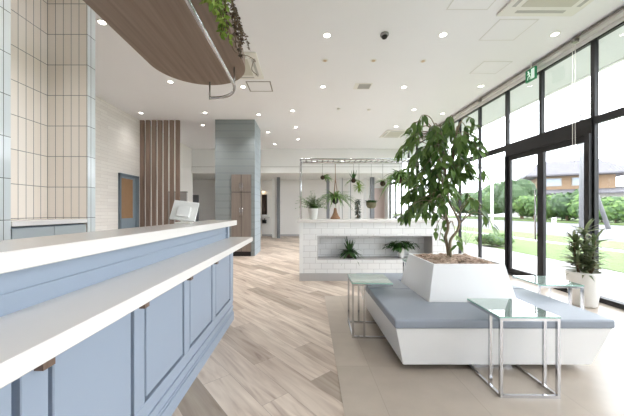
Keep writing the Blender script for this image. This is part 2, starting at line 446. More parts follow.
# window wall
YS = [-2.78, -1.95, -1.12, -0.29, 0.54, 1.37, 2.20, 3.02, 3.85, 4.70, 5.50, 6.36, 7.18, 8.0, 8.9, 9.92, 10.7, 11.5, 12.2, 13.0]
WT = 3.515; TR0, TR1 = 2.36, 2.47; X0, X1 = WX-0.06, WX+0.05
HW = 0.026
n = 0
struct(MB().box(WX-0.05, WX+0.05, NEAR, BACK, WT, CEIL).build('wall_right', M['matwhite']))
struct(MB().box(WX-0.1, WX+0.06, NEAR, YS[0], 0, WT).build('wall_right_front', M['matwhite']))
struct(MB().box(WX-0.1, WX+0.06, YS[-1], BACK, 0, WT).build('wall_right_back', M['matwhite']))
for i in range(len(YS)-1):
    y0, y1 = YS[i], YS[i+1]
    if y0 in (3.85, 4.70): continue
    n += 1
    root = struct(empty('window_%d' % n, (WX, (y0+y1)/2, 0)))
    c = (y0+y1)/2
    a, b = y0-c, y1-c
    fr = MB()
    fr.box(-0.03, 0.025, a, a+HW, 0, WT).box(-0.03, 0.025, b-HW, b, 0, WT)
    fr.box(-0.055, 0.045, a+HW, b-HW, 0, 0.065).box(-0.03, 0.025, a+HW, b-HW, TR0+0.01, TR1).box(-0.03, 0.025, a+HW, b-HW, WT-0.02, WT)
    fr.build('window_frame', M['frame'], root)
    MB().box(0, 0.006, a+HW, b-HW, 0.065, TR0).build('lower_pane', M['glass'], root)
    MB().box(0, 0.006, a+HW, b-HW, TR1, WT-0.02).build('upper_pane', M['glass'], root)
# entrance: double door plus upper lights
root = struct(empty('door_1', (WX, 4.675, 0)))
a, b = 3.85-4.675, 5.50-4.675
fr = MB()
fr.box(-0.08, 0.05, a, a+0.06, 0, 2.25).box(-0.06, 0.05, b-0.04, b, 0, 2.25).box(-0.03, 0.025, a, a+0.03, TR1, WT).box(-0.03, 0.025, b-0.03, b, TR1, WT)
fr.box(-0.05, 0.04, a, b, 2.25, TR1).box(-0.03, 0.025, a+0.03, b-0.03, WT-0.02, WT)
fr.box(-0.03, 0.025, 0.005, 0.055, TR1, WT-0.02).box(-0.08, 0.06, a, b, 0, 0.02)
fr.build('door_frame', M['frame'], root)
for (p, q) in ((a+0.06, 0.03), (0.03, b-0.04)):
    lf = MB()
    s_ = 0.062
    lf.box(-0.03, 0.015, p, p+s_, 0.02, 2.25).box(-0.03, 0.015, q-s_, q, 0.02, 2.25).box(-0.03, 0.015, p+s_, q-s_, 2.16, 2.25).box(-0.03, 0.015, p+s_, q-s_, 0.02, 0.12)
    leafd = lf.build('door_leaf', M['frame'], root)
    MB().box(-0.01, -0.004, p+s_, q-s_, 0.12, 2.16).build('pane', M['glass'], leafd)
    hy = p+0.035
    hd = MB().tube([(-0.085, hy, 0.72), (-0.085, hy, 1.55)], 0.013, 10)
    hd.tube([(-0.085, hy, 0.8), (-0.03, hy, 0.8)], 0.008, 8).tube([(-0.085, hy, 1.47), (-0.03, hy, 1.47)], 0.008, 8)
    if q > 0.1: hd.build('door_handle', M['chrome'], leafd, smooth=True)
MB().box(0, 0.006, a+0.06, 0.005, TR1, WT-0.02).build('upper_pane', M['glass'], root)
MB().box(0, 0.006, 0.055, b-0.04, TR1, WT-0.02).build('upper_pane', M['glass'], root)
# blind rail along the top of the windows
br_ = MB().box(WX-0.14, WX-0.05, NEAR+0.1, 11.1, WT+0.045, WT+0.09)
o = br_.build('blind_rail', mat('light grey rail', (206, 203, 200), 0.5), None, bevel=0.006)
tag(o, 'long white blind rail running along the top of the window wall', 'blind rail')
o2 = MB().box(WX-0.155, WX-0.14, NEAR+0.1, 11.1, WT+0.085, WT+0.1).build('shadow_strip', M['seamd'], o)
for yy in (7.9, 6.1, 3.95):
    MB().box(WX-0.2, WX-0.14, yy-0.025, yy+0.025, WT+0.02, WT+0.07).build('bracket', M['steel'], o)
cdr = MB()
cdr.tube([(WX-0.19, 3.93, 3.5), (WX-0.19, 3.93, 1.9)], 0.0035, 6).tube([(WX-0.19, 3.97, 3.5), (WX-0.19, 3.97, 1.9)], 0.0035, 6)
cdr.tube([(WX-0.19, 3.93, 1.9), (WX-0.19, 3.95, 1.88), (WX-0.19, 3.97, 1.9)], 0.0035, 6)
cdr.build('pull_cord', M['plastic'], o)

# left door
root = struct(empty('door_2', (LX, 7.12, 0)))
MB().box(-0.02, 0.05, -0.36, -0.31, 0, 2.10).box(-0.02, 0.05, 0.30, 0.42, 0, 2.10).box(-0.02, 0.05, -0.36, 0.42, 2.05, 2.11).build('door_frame', M['doorframe'], root)
df = MB().box(0.001, 0.02, -0.31, -0.28, 0, 2.05).box(0.001, 0.02, 0.2, 0.30, 0, 2.05).box(0.001, 0.02, -0.28, 0.2, 2.0, 2.05).box(0.001, 0.02, -0.28, 0.2, 0, 1.02)
dl = df.build('door_leaf', M['doorblue'], root)
MB().box(0.001, 0.012, -0.28, 0.2, 1.02, 2.0).build('pane', M['doorwood'], dl)

# slat screen
SY = 7.64
t = empty('slat_screen', (-3.76, SY, 0), label='tall screen of seven brown wooden slats beside the left wall door', cat='screen')
for i in range(7):
    xs = -4.40+i*0.159+3.76
    MB().box(xs, xs+0.10, 0, 0.06, 0, CEIL-0.002).build('slat', M['slat'], t)
# grey low partition behind the screen
gp = empty('grey_screen', (-4.72, 12.4, 0), label='narrow dark grey upright panel in the back recess left of the blue column', cat='screen')
MB().box(-0.15, 0.13, 0, 0.05, 0.04, 1.9).build('panel', M['greycol'], gp); MB().box(-0.16, 0.14, -0.1, 0.15, 0, 0.04).build('foot', M['steel'], gp)
pr = empty('low_partition', (-4.1, 9.2, 0), label='low grey partition panel behind the right end of the slat screen', cat='partition')
MB().box(-0.3, 0.31, 0, 0.06, 0.06, 1.80).build('panel', M['greypl'], pr)
MB().box(-0.31, 0.32, -0.01, 0.07, 1.80, 1.83).build('cap_rail', M['steel'], pr)
MB().box(-0.3, -0.26, 0, 0.06, 0, 0.06).build('foot', M['steel'], pr); MB().box(0.27, 0.31, 0, 0.06, 0, 0.06).build('foot', M['steel'], pr)

# blue column with built-in cupboard
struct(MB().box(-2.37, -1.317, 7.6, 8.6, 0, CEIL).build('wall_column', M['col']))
struct(MB().box(-1.317, -1.312, 7.598, 8.6, 0, CEIL).build('trim_2', M['col_lit']))  # thin sheet carrying the lighter, painted-lit boards of the column side
cb = empty('tall_cupboard', (-1.665, 7.6, 0), label='tall brown four-door cupboard set into the front of the blue boarded column', cat='cupboard')
MB().box(-0.26, 0.26, -0.03, -0.001, 0.12, 2.17).build('body', M['frame'], cb)
MB().box(-0.25, 0.25, -0.02, -0.001, 0.0, 0.12).build('plinth', M['black'], cb)
for (x0_, x1_) in ((-0.258, -0.007), (0.007, 0.258)):
    for (z0_, z1_) in ((0.125, 1.692), (1.708, 2.168)):
        d = MB().box(x0_, x1_, -0.05, -0.03, z0_, z1_).build('door', M['cabw'], cb, bevel=0.002, seg=1)
        hx = -0.03 if x0_ < -0.1 else 0.03
        zc = 1.18 if z0_ < 1 else 1.84
        MB().tube([(hx, -0.065, zc-0.11), (hx, -0.065, zc+0.11)], 0.009, 8).build('handle', M['chrome'], d, smooth=True)

# ------------------------------------------------------------------ tiled niche on the left
NB, NA = -2.13, -2.52
struct(MB().box(-2.75, NB, -1.2, 2.07, 0, CEIL).build('wall_niche_near', M['tileW']))
struct(MB().box(-2.75, NA, 2.07, 2.80, 0, CEIL).build('wall_niche_back', M['tileY']))
struct(MB().box(-2.75, NB, 2.80, 2.905, 0, CEIL).build('wall_niche_end', M['tileX']))
struct(MB().box(NB, NB+0.003, 2.802, 2.905, 0, CEIL).build('trim_3', M['tileW']))
struct(MB().box(-2.95, -2.75, -1.2, 2.905, 0, CEIL).build('wall_niche_rear', M['wallw']))
bc = empty('base_cabinet', (-2.3, 2.435, 0), label='grey two-door cabinet under the white ledge of the tiled niche', cat='cabinet')
MB().box(-0.21, 0.15, -0.36, 0.36, 0.0, 1.075).build('body', M['doorframe'], bc)
MB().box(-0.21, 0.175, -0.36, 0.36, 1.085, 1.125).build('ledge_top', M['whitetop'], bc, bevel=0.003, seg=1)
for a_, b_ in ((-0.352, -0.002), (0.002, 0.352)):
    MB().box(0.15, 0.168, a_, b_, 0.08, 1.068).build('door', mat('grey cabinet door', (176, 184, 186), 0.4, noise=0.01), bc, bevel=0.002, seg=1)

# ------------------------------------------------------------------ reception counter
rc = empty('reception_counter', (-0.9, 1.0, 0), label='long pale blue panelled reception counter with two white worktops', cat='counter')
def rcb(mb, name, m, **k):
    o = mb.build(name, m, rc, **k); o.matrix_parent_inverse = Matrix.Translation((0.9, -1.0, 0)); return o
Y0, Y1 = -1.4, 3.16
rcb(MB().box(-1.2, -0.83, Y0, Y1, 0, 0.864), 'body', M['bluegroove'])
cent = [-1.34, -0.79, -0.25, 0.29, 0.834, 1.363, 1.915, 2.49, 3.10]
stw = [0.043]*8+[0.06]
fr = MB()
for c, h_ in zip(cent, stw): fr.box(-0.83, -0.785, c-h_, c+h_, 0.25, 0.864)
fr.box(-0.83, -0.785, Y0, Y1, 0.2, 0.25)
rcb(fr, 'frame', M['blue'], bevel=0.003, seg=1)
for i in range(len(cent)-1):
    rcb(MB().box(-0.83, -0.788, cent[i]+stw[i]+0.02, cent[i+1]-stw[i+1]-0.02, 0.268, 0.864), 'front_panel', M['blue'], bevel=0.004, seg=1)
rcb(MB().box(-0.83, -0.785, Y0, Y1, 0, 0.1).box(-0.83, -0.777, Y0, Y1, 0, 0.085).box(-0.83, -0.792, Y0, Y1, 0.1, 0.125).box(-0.83, -0.785, Y0, Y1, 0.125, 0.16).box(-0.83, -0.795, Y0, Y1, 0.16, 0.175).box(-0.83, -0.79, Y0, Y1, 0.175, 0.2), 'base_moulding', M['blue'])
rcb(MB().box(-0.9, -0.57, Y0, Y1+0.01, 0.864, 0.912), 'lower_worktop', M['whitetop'], bevel=0.003, seg=1)
rcb(MB().box(-0.93, -0.825, Y0, 3.05, 0.912, 1.048).box(-0.93, -0.818, Y0, 3.05, 0.96, 0.972).box(-0.93, -0.80, 3.0, 3.06, 0.912, 1.048), 'upstand_panel', M['blue'])
rcb(MB().box(-1.03, -0.73, Y0, 3.10, 1.048, 1.1), 'upper_worktop', M['whitetop'], bevel=0.003, seg=1)
rcb(MB().box(-1.2, -0.93, Y0, 3.0, 0.864, 0.90), 'staff_desk', M['whitetop'])
for c in cent[1:8]:
    hk = MB()
    # J-shaped bag hook, profile in XZ
    pr_ = [(-0.785, 0.735), (-0.757, 0.735), (-0.757, 0.79), (-0.766, 0.79), (-0.775, 0.768), (-0.775, 0.863), (-0.785, 0.863)]
    nv = len(pr_)
    vs_ = [(x, c-0.006, z) for x, z in pr_]+[(x, c+0.034, z) for x, z in pr_]
    hk.add(vs_, [tuple(range(nv)), tuple(range(2*nv-1, nv-1, -1))]+[(i, nv+i, nv+(i+1) % nv, (i+1) % nv) for i in range(nv)])
    ho = rcb(hk, 'bag_hook', M['hookw'])
    ho['label'] = 'brown wooden bag hook under the worktop'
# tablet monitor
mo = empty('counter_monitor', (-0.965, 2.30, 1.1), R(8), label='white tilted screen seen from behind on the upper worktop', cat='monitor')
def tilted(mb, name, m, parent, rot, loc):
    o = mb.build(name, m, parent, bevel=0.006); o.rotation_euler = rot; o.location = loc; return o
tilted(MB().box(-0.098, 0.098, -0.012, 0.012, -0.085, 0.085), 'screen_housing', M['matwhite'], mo, (R(-26), R(7), 0), (0, 0.01, 0.1))
tilted(MB().box(-0.05, 0.05, -0.03, 0.012, -0.05, 0.04), 'back_cover', M['matwhite'], mo, (R(-26), R(7), 0), (0, -0.005, 0.092))
MB().box(-0.06, 0.06, -0.06, 0.05, 0, 0.012).box(-0.02, 0.02, -0.03, 0.0, 0.01, 0.06).build('stand', M['plastic'], mo, bevel=0.004)

# ------------------------------------------------------------------ canopy
cx, hw, yend, zc = -1.02, 0.45, 3.17, 2.6
cn = empty('wooden_canopy', (cx, 1.5, zc), label='brown wood veneer canopy with a rounded end hung above the counter', cat='canopy')
yc = yend-hw
poly = [(-hw, -2.9), (hw, -2.9)]+[(hw*math.cos(t_), yc-1.5+hw*math.sin(t_)) for t_ in [PI*k/32 for k in range(33)]]
MB().prism(poly, 0, 0.11).build('panel', M['canopy'], cn)
for (ax_, ay_) in ((-0.25, -1.0), (0.2, -1.0), (-0.25, 0.9), (0.2, 0.9)):
    MB().tube([(ax_, ay_, 0.11), (ax_, ay_, CEIL-zc)], 0.008, 8).build('hanger_rod', M['steel'], cn)
MB().box(0.16, 0.38, -1.6, 1.05, 0.11, 0.24).build('planter_trough', M['canopy'], cn)
# rail under the canopy
rl = empty('hanging_rail', (-0.68, 2.0, 2.43), label='bent chrome rail hanging under the wooden canopy', cat='rail')
pts = [(0, -2.6, 0), (0, 0.68, 0)]
pts += [(-0.30+0.30*math.cos(t_), 0.74+0.36*math.sin(t_), 0) for t_ in [PI/2*k/10 for k in range(11)]]+[(-0.35, 1.10, 0)]
MB().tube(pts, 0.016, 10).build('bar', M['chrome'], rl, smooth=True)
for (x_, y_) in ((-0.345, 1.10), (0.0, 0.78), (0.0, -0.6)):
    MB().tube([(x_, y_, -0.015), (x_, y_, 0.17)], 0.009, 8).build('drop_rod', M['steel'], rl, smooth=True)

# ------------------------------------------------------------------ ceiling fittings
def downlight_proto():
    r_ = empty('downlight', (0, 0, CEIL))
    MB().lathe([(0.054, -0.004), (0.058, 0.0), (0.044, -0.006), (0.042, -0.001)], n=24).build('trim_ring', M['plastic'], r_, smooth=True)
    MB().lathe([(0.042, -0.007), (0.041, -0.0075)], n=24).build('lens', M['lamp'], r_)
    ld = bpy.data.lights.new('downlight_lamp', 'SPOT'); ld.energy = SPOT_W; ld.spot_size = R(108); ld.spot_blend = 1.0
    ld.shadow_soft_size = 0.06; ld.color = (1.0, 0.985, 0.965)
    lo = bpy.data.objects.new('downlight_lamp', ld); col.objects.link(lo); lo.parent = r_; lo.location = (0, 0, -0.03)
    return r_
def cpos(x, y):
    Y = (CEIL-H)*F/(211-y); return ((x-304)/F*Y, Y, CEIL)
LIT = [(327,35,'round lit downlight in front of the dome camera to its left'), (443,34.5,'round lit downlight to the right of the dome camera'), (555,34,'round lit downlight nearest the right windows and large ceiling unit'),
 (170.4,81.6,'round lit downlight left of the canopy tip'), (102,22,'round lit downlight half behind the left edge of the canopy'), (243,86.6,'round lit downlight just beyond the canopy tip beside the dark hatch'),
 (205,112.6,'round lit downlight left in front of the blue column top'), (202.7,125,'round lit downlight left beside the blue column top'), (258.5,114.5,'round lit downlight at the blue column front right corner'),
 (292.5,110.6,'round lit downlight right of the blue column, nearest of its row'), (268,132,'round lit downlight beside the right side of the blue column'), (295.8,127,'round lit downlight second in the row right of the blue column'),
 (298,139,'small far downlight third in the row right of the blue column'), (274.8,144,'small far downlight close to the back bulkhead behind the blue column'), (323,86.5,'round lit downlight left of the small ceiling vent'),
 (404,87,'round lit downlight right of the small ceiling vent'), (414,109.5,'round lit downlight above the top left leaves of the tree'), (442.5,113.5,'round lit downlight directly above the tree crown'),
 (481,86,'round lit downlight behind the pale square hatches on the right'), (396,126.5,'small downlight beside the far ceiling unit'), (141,112.8,'round lit downlight in front of the slat screen')]
proto = None
for x, y, lb in LIT:
    if proto is None: proto = downlight_proto(); d = proto
    else: d = copy_tree(proto)
    d.location = cpos(x, y); tag(d, lb, 'ceiling light', 'lit round downlights in the ceiling')
    if x < 150 and y > 100:
        lo_ = [c_ for c_ in d.children if c_.type == 'LIGHT'][0]; lo_.data = lo_.data.copy(); lo_.data.energy = SPOT_W*0.3
# same kind of downlights behind the camera
for X_, Y_ in ((-1.62, 1.75), (-1.5, 0.2), (0.4, 0.3), (2.2, 0.3), (-1.5, -1.6), (0.6, -1.8), (2.4, -1.8)):
    d = copy_tree(proto); d.location = (X_, Y_, CEIL); tag(d, 'round lit downlight in the ceiling between the counter and the tiled niche, above the frame' if Y_ > 1 else 'round lit downlight behind the viewpoint, %s of its row, %s row' % ('left' if X_ < 0 else 'middle' if X_ < 1 else 'right', 'nearer' if Y_ > 0 else 'farther'), 'ceiling light', 'lit round downlights in the ceiling')
# small unlit adjustable spots
SM = [(325,60.5,'leftmost of the three small unlit spots in front of the vent'), (373.5,60.5,'middle of the three small unlit spots in front of the vent'), (423,61,'rightmost of the three small unlit spots in front of the vent')]
sp0 = None
for x, y, lb in SM:
    if sp0 is None:
        sp0 = empty('recessed_spot', (0,0,CEIL)); d = sp0
        MB().lathe([(0.048, -0.003), (0.052, 0), (0.036, -0.004), (0.034, -0.002)], n=20).build('trim_ring', M['plastic'], sp0)
        MB().lathe([(0.03, -0.005), (0.024, -0.012)], n=16).build('lens', mat('warm dim lens', (214, 190, 160), 0.3), sp0)
    else: d = copy_tree(sp0)
    d.location = cpos(x, y); tag(d, lb, 'ceiling spot', 'small unlit spots')
# smoke sensors
for k, (x, y, lb) in enumerate(((338.7,108.6,'small white round sensor left of the two near the room centre'), (368.8,109.5,'small white round sensor right of the two near the room centre'))):
    d = MB().lathe([(0.045, 0), (0.04, -0.02), (0.02, -0.03)], n=18).build('smoke_sensor', M['plastic'], smooth=False); d.location = cpos(x, y)
    tag(d, lb, 'sensor', 'smoke sensors')
# dome camera
dc = empty('dome_camera', cpos(384.5, 34), label='small grey dome security camera on the ceiling', cat='security camera')
MB().lathe([(0.058, 0), (0.058, -0.022), (0.045, -0.03)], n=24).build('housing', mat('grey plastic', (150, 148, 148), 0.4), dc, smooth=False)
MB().lathe([(0.042, -0.028), (0.04, -0.045), (0.03, -0.06), (0.015, -0.068), (0.003, -0.07)], n=20).build('dome', M['black'], dc, smooth=True)

def cassette(x0, x1, y0, y1, lb, dark=False):
    r_ = empty('air_conditioner', ((x0+x1)/2, (y0+y1)/2, CEIL), label=lb, cat='air conditioner')
    a_, b_ = (x1-x0)/2, (y1-y0)/2
    MB().box(-a_, a_, -b_, b_, -0.03, 0).build('panel', M['plastic'], r_, bevel=0.02)
    MB().box(-a_*0.62, a_*0.62, -b_*0.62, b_*0.62, -0.034, -0.028).build('intake_grille', M['grille'], r_)
    for (px_, py_, hx, hy) in ((0, b_*0.8, a_*0.62, 0.022), (0, -b_*0.8, a_*0.62, 0.022), (a_*0.8, 0, 0.022, b_*0.62), (-a_*0.8, 0, 0.022, b_*0.62)):
        MB().box(px_-hx, px_+hx, py_-hy, py_+hy, -0.033, -0.028).build('air_outlet', M['slot'], r_)
    return r_
cassette(2.38, 3.33, 2.6, 3.54, 'large white ceiling air conditioner close to the near right windows')
cassette(-1.62, -0.73, 4.36, 5.23, 'white ceiling air conditioner partly hidden behind the canopy end')
cassette(2.48, 3.2, 8.55, 9.4, 'white ceiling air conditioner at the back above the tree crown')
# vents and hatches
v = empty('ceiling_vent', (1.17, 5.57, CEIL), label='small grey rectangular ceiling vent in the middle of the room', cat='vent')
MB().box(-0.19, 0.14, -0.13, 0.13, -0.006, 0).build('frame', M['plastic'], v)
for k in range(7): MB().box(-0.11, 0.12, -0.1+k*0.03, -0.082+k*0.03, -0.012, -0.006).build('louver', M['slot'], v)
def hatch(x0, x1, y0, y1, lb, m, wd=0.012):
    h_ = empty('ceiling_hatch', ((x0+x1)/2, (y0+y1)/2, CEIL), label=lb, cat='ceiling hatch', group='square ceiling hatches')
    a_, b_ = (x1-x0)/2, (y1-y0)/2
    MB().box(-a_+wd, a_-wd, -b_+wd, b_-wd, -0.003, 0).build('panel', M['ceil'], h_)
    MB().box(-a_, a_, -b_, -b_+wd, -0.005, 0).box(-a_, a_, b_-wd, b_, -0.005, 0).box(-a_, -a_+wd, -b_+wd, b_-wd, -0.005, 0).box(a_-wd, a_, -b_+wd, b_-wd, -0.005, 0).build('frame', m, h_)
hatch(-1.10, -0.63, 5.36, 5.81, 'square ceiling hatch with a dark frame beyond the canopy', M['seamd'], 0.022)
hatch(2.49, 2.99, 3.62, 4.07, 'pale square ceiling hatch right behind the large ceiling unit', M['seam'])
hatch(2.93, 3.40, 4.64, 5.06, 'pale square ceiling hatch nearest the exit sign', M['seam'])
hatch(1.72, 2.22, 2.9, 3.45, 'pale square ceiling hatch left of the large ceiling unit', M['seam'])

# exit sign
ex = empty('exit_sign', (3.71, 4.655, 3.325), label='green exit sign with a white running figure above the entrance', cat='exit sign')
MB().box(-0.015, 0.015, -0.1, 0.1, 0, 0.2).build('housing', M['green'], ex)
MB().tube([(0, 0, 0.2), (0, 0, 0.315)], 0.008, 8).build('hanger', M['plastic'], ex)
pc = MB()
pc.box(-0.018, -0.0152, -0.085, -0.02, 0.02, 0.18)
pc.build('door_symbol', M['signw'], ex)
fg = MB().sphere((-0.0175, 0.035, 0.16), 0.013, 10, 6)
for a_, b_, r_ in (((0.03,0.145),(0.015,0.095),0.012), ((0.015,0.095),(0.045,0.07),0.008), ((0.045,0.07),(0.05,0.03),0.007), ((0.015,0.095),(-0.005,0.06),0.008), ((-0.005,0.06),(0.0,0.025),0.007), ((0.03,0.14),(0.06,0.115),0.006), ((0.025,0.14),(-0.005,0.12),0.006)):
    fg.tube([(-0.0172, a_[0], a_[1]), (-0.0172, b_[0], b_[1])], r_*0.8, 6)
fg.build('running_figure', M['signw'], ex)

# ------------------------------------------------------------------ tiled planter wall
PX0, PX1, PY0, PY1 = -0.02, 2.59, 4.91, 5.40
tw = empty('tiled_divider', (1.25, 5.15, 0), label='low white tiled divider wall with a long niche and white top', cat='divider wall')
def twb(mb, name, m, **k):
    o = mb.build(name, m, tw, **k); o.matrix_parent_inverse = Matrix.Translation((-1.25, -5.15, 0)); return o
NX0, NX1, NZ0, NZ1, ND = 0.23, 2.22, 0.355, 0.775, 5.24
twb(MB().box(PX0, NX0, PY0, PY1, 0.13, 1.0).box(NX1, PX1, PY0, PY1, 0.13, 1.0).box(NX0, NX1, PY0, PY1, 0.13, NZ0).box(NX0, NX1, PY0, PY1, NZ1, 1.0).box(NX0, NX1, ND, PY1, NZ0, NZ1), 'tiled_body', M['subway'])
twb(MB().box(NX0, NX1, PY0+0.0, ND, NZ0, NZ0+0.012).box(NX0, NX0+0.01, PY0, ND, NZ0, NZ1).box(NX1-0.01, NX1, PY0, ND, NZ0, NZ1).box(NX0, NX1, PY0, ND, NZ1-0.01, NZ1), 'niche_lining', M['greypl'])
twb(MB().box(PX0-0.06, PX1, PY0-0.02, PY1+0.02, 0, 0.13), 'plinth', M['greypl'])
twb(MB().box(PX0-0.06, PX0, PY0-0.004, PY1, 0.13, 1.0), 'end_trim', M['matwhite'])
twb(MB().box(PX0-0.1, PX1+0.02, PY0-0.03, PY1+0.03, 1.0, 1.055), 'top_slab', M['whitetop'], bevel=0.003, seg=1)
# chrome ladder rack
lr = empty('ladder_rack', (1.25, 5.2, 1.055), label='chrome ladder rack standing on the divider wall carrying hanging plants', cat='rack')
zt = 2.12-1.055
xa, xb = -1.31, 1.2
for yy in (-0.15, 0.16):
    MB().tube([(xa, yy, zt), (xb, yy, zt)], 0.017, 8).build('side_rail', M['chrome'], lr, smooth=True)
    for xx in (xa, xb):
        MB().tube([(xx, yy, 0), (xx, yy, zt)], 0.016, 8).build('post', M['chrome'], lr, smooth=True)
k = 0
while xa+0.1+k*0.1 < xb:
    x_ = xa+0.1+k*0.1
    MB().tube([(x_, -0.15, zt), (x_, 0.16, zt)], 0.011, 6).build('rung', M['chrome'], lr, smooth=True); k += 1
MB().tube([(xa, 0.0, zt-0.06), (xb, 0.0, zt-0.06)], 0.005, 6).tube([(xa, -0.15, zt-0.06), (xa, 0.16, zt-0.06)], 0.005, 6).tube([(xb, -0.15, zt-0.06), (xb, 0.16, zt-0.06)], 0.005, 6).build('hanging_bar', M['steel'], lr)

rnd = random.Random(5)
def fern_mesh(c, n, L, W, arch, up=(0.2, 1.1), mb=None, r0=0.02, dirs=None):
    mb = mb or MB()
    for i in range(n):
        a_ = rnd.uniform(0, 2*PI) if dirs is None else rnd.uniform(*dirs)
        e_ = rnd.uniform(*up)
        d_ = Vector((math.cos(a_)*math.cos(e_), math.sin(a_)*math.cos(e_), math.sin(e_)))
        p_ = Vector(c)+Vector((math.cos(a_), math.sin(a_), 0))*rnd.uniform(0, r0)
        mb.blade(p_, d_, L*rnd.uniform(0.65, 1.1), W*rnd.uniform(0.7, 1.2), arch*rnd.uniform(0.6, 1.3))
    return mb
def frond_mesh(c, n, L, arch, up=(0.2, 1.2), lw=0.018, ll=0.05, mb=None, steps=9):
    """feathery fronds: arching midrib with leaflets"""
    mb = mb or MB()
    for i in range(n):
        a_ = rnd.uniform(0, 2*PI); e_ = rnd.uniform(*up); LL = L*rnd.uniform(0.6, 1.1)
        d_ = Vector((math.cos(a_)*math.cos(e_), math.sin(a_)*math.cos(e_), math.sin(e_)))
        side = d_.cross(Vector((0,0,1))).normalized()
        ar = arch*rnd.uniform(0.7, 1.3)
        for k in range(1, steps+1):
            t_ = k/steps
            q = Vector(c)+d_*LL*t_-Vector((0,0,1))*ar*LL*t_*t_
            for s_ in (-1, 1):
                mb.leaf(q, side*s_+d_*0.5+Vector((0,0,rnd.uniform(-.3,.1))), ll*(1.15-0.7*t_), lw, droop=0.3)
    return mb
PYc = 5.15
def potted(name, x, y, z, lb, potprof, foliage, fm, cat='potted plant', group=None, potm=None):
    r_ = empty(name, (x, y, z), label=lb, cat=cat, group=group)
    if potprof:
        MB().lathe(potprof, n=28).build('pot', potm or M['pot'], r_, smooth=False, bevel=0)
        zt_ = potprof[-1][1]; rr = potprof[-1][0]
    foliage.build('foliage', fm, r_)
    return r_
def potprof(rb, rt, h):
    return [(rb*0.9, 0), (rb, 0.01), (rt, h-0.015), (rt*1.03, h-0.012), (rt*1.03, h), (rt*0.93, h), (rt*0.9, h-0.02)]
# fern in white pot on the slab
p = P(313, 219.5, 5.1)
potted('potted_fern', p.x, 5.1, 1.055, 'bushy green fern in a white pot at the left end of the divider top', potprof(0.07, 0.09, 0.19),
       frond_mesh((0, 0, 0.18), 60, 0.43, 0.38, (0.45, 1.5), 0.03, 0.07), M['fern'])
# hanging ones
def string(mb, x, z0, z1): mb.tube([(x[0], x[1], z0), (x[0], x[1], z1)], 0.0035, 5); return mb
ZB = 2.05
def hang(name, px, py, Yh, lb, group=None):
    p_ = P(px, py, Yh); r_ = empty(name, p_, label=lb, cat='hanging plant', group=group)
    return r_, ZB-p_.z
r_, hz = hang('moss_ball_plant', 322.6, 177.5, PYc, 'dark moss ball with leaves on its right hanging above the potted fern', 'moss ball plants hung from the ladder rack')
MB().sphere((0,0,0), 0.04, 12, 8).build('moss_ball', M['moss'], r_, smooth=True); string(MB(), (0,0), 0.02, hz).build('string', M['steel'], r_)
fern_mesh((0.01,0,0.02), 22, 0.2, 0.034, 0.8, (0.0, 0.9), dirs=(-1.2, 1.2)).build('foliage', M['fern'], r_)
r_, hz = hang('hanging_fern', 335.3, 201, PYc, 'spidery green fern in a rope hanger over a brown cone', None)
MB().lathe([(0.01, -0.06), (0.05, -0.03), (0.062, 0.02), (0.058, 0.05), (0.05, 0.05)], n=20).build('pot', M['black'], r_, smooth=True)
rp = MB()
for a_ in range(3):
    q = (0.055*math.cos(a_*2.1), 0.055*math.sin(a_*2.1), 0.04); rp.tube([q, (0, 0, 0.4), (0, 0, hz)], 0.006, 6)
rp.build('rope', M['rope'], r_)
fern_mesh((0,0,0.05), 95, 0.44, 0.028, 0.75, (0.1, 1.25), r0=0.03).build('foliage', M['fern'], r_)
p = P(335.3, 219.5, 5.12)
cn_ = MB().lathe([(0.085, 0), (0.09, 0.02), (0.06, 0.06), (0.035, 0.12), (0.02, 0.2)], n=20)
tag(cn_.build('cone_stand', M['rope'], None, smooth=True, loc=(p.x, 5.12, 1.055)), 'brown flared cone standing on the divider top under the rope hung fern', 'ornament')
r_, hz = hang('moss_ball_plant', 353.5, 180.5, PYc, 'dark moss ball with upright leaves hanging left of the pale green ball', 'moss ball plants hung from the ladder rack')
MB().sphere((0,0,0), 0.045, 12, 8).build('moss_ball', M['moss'], r_, smooth=True); string(MB(), (0,0), 0.02, hz).build('string', M['steel'], r_)
fern_mesh((0,0,0.02), 10, 0.2, 0.034, 0.1, (1.0, 1.5)).build('foliage', M['darkleaf'], r_)
fern_mesh((0,0,0.0), 10, 0.2, 0.03, 0.7, (0.0, 0.5)).build('foliage', M['fern'], r_)
r_, hz = hang('air_plant_ball', 359, 187, PYc-0.05, 'round yellowish green air plant ball hanging in the middle of the rack', None)
mb = MB().sphere((0,0,0), 0.03, 10, 8)
for i in range(60):
    z_ = rnd.uniform(-1, 1); a_ = rnd.uniform(0, 2*PI); q = math.sqrt(1-z_*z_); d_ = Vector((q*math.cos(a_), q*math.sin(a_), z_))
    mb.blade(d_*0.02, d_, 0.11, 0.02, 0.1, 3)
mb.build('foliage', M['lime'], r_); string(MB(), (0,0), 0.03, hz).build('string', M['steel'], r_)
r_, hz = hang('hanging_basket', 371.3, 203.5, PYc, 'small half round woven basket with low green leaves hanging from thin cords', None)
MB().lathe([(0.03, -0.09), (0.07, -0.075), (0.092, -0.03), (0.092, 0.02), (0.08, 0.02)], n=20).build('basket', M['basket'], r_, smooth=True)
mb = MB()
for i in range(140): 
    a_ = rnd.uniform(0, 2*PI); q = rnd.uniform(0, 0.08); mb.leaf((q*math.cos(a_), q*math.sin(a_), 0.02), (math.cos(a_), math.sin(a_), rnd.uniform(0.0, 1.4)), 0.075, 0.035)
mb.build('foliage', M['darkleaf'], r_)
mb = MB()
for a_ in range(3): mb.tube([(0.08*math.cos(a_*2.1), 0.08*math.sin(a_*2.1), 0.02), (0, 0, 0.25), (0, 0, hz)], 0.003, 5)
mb.build('cord', M['steel'], r_)
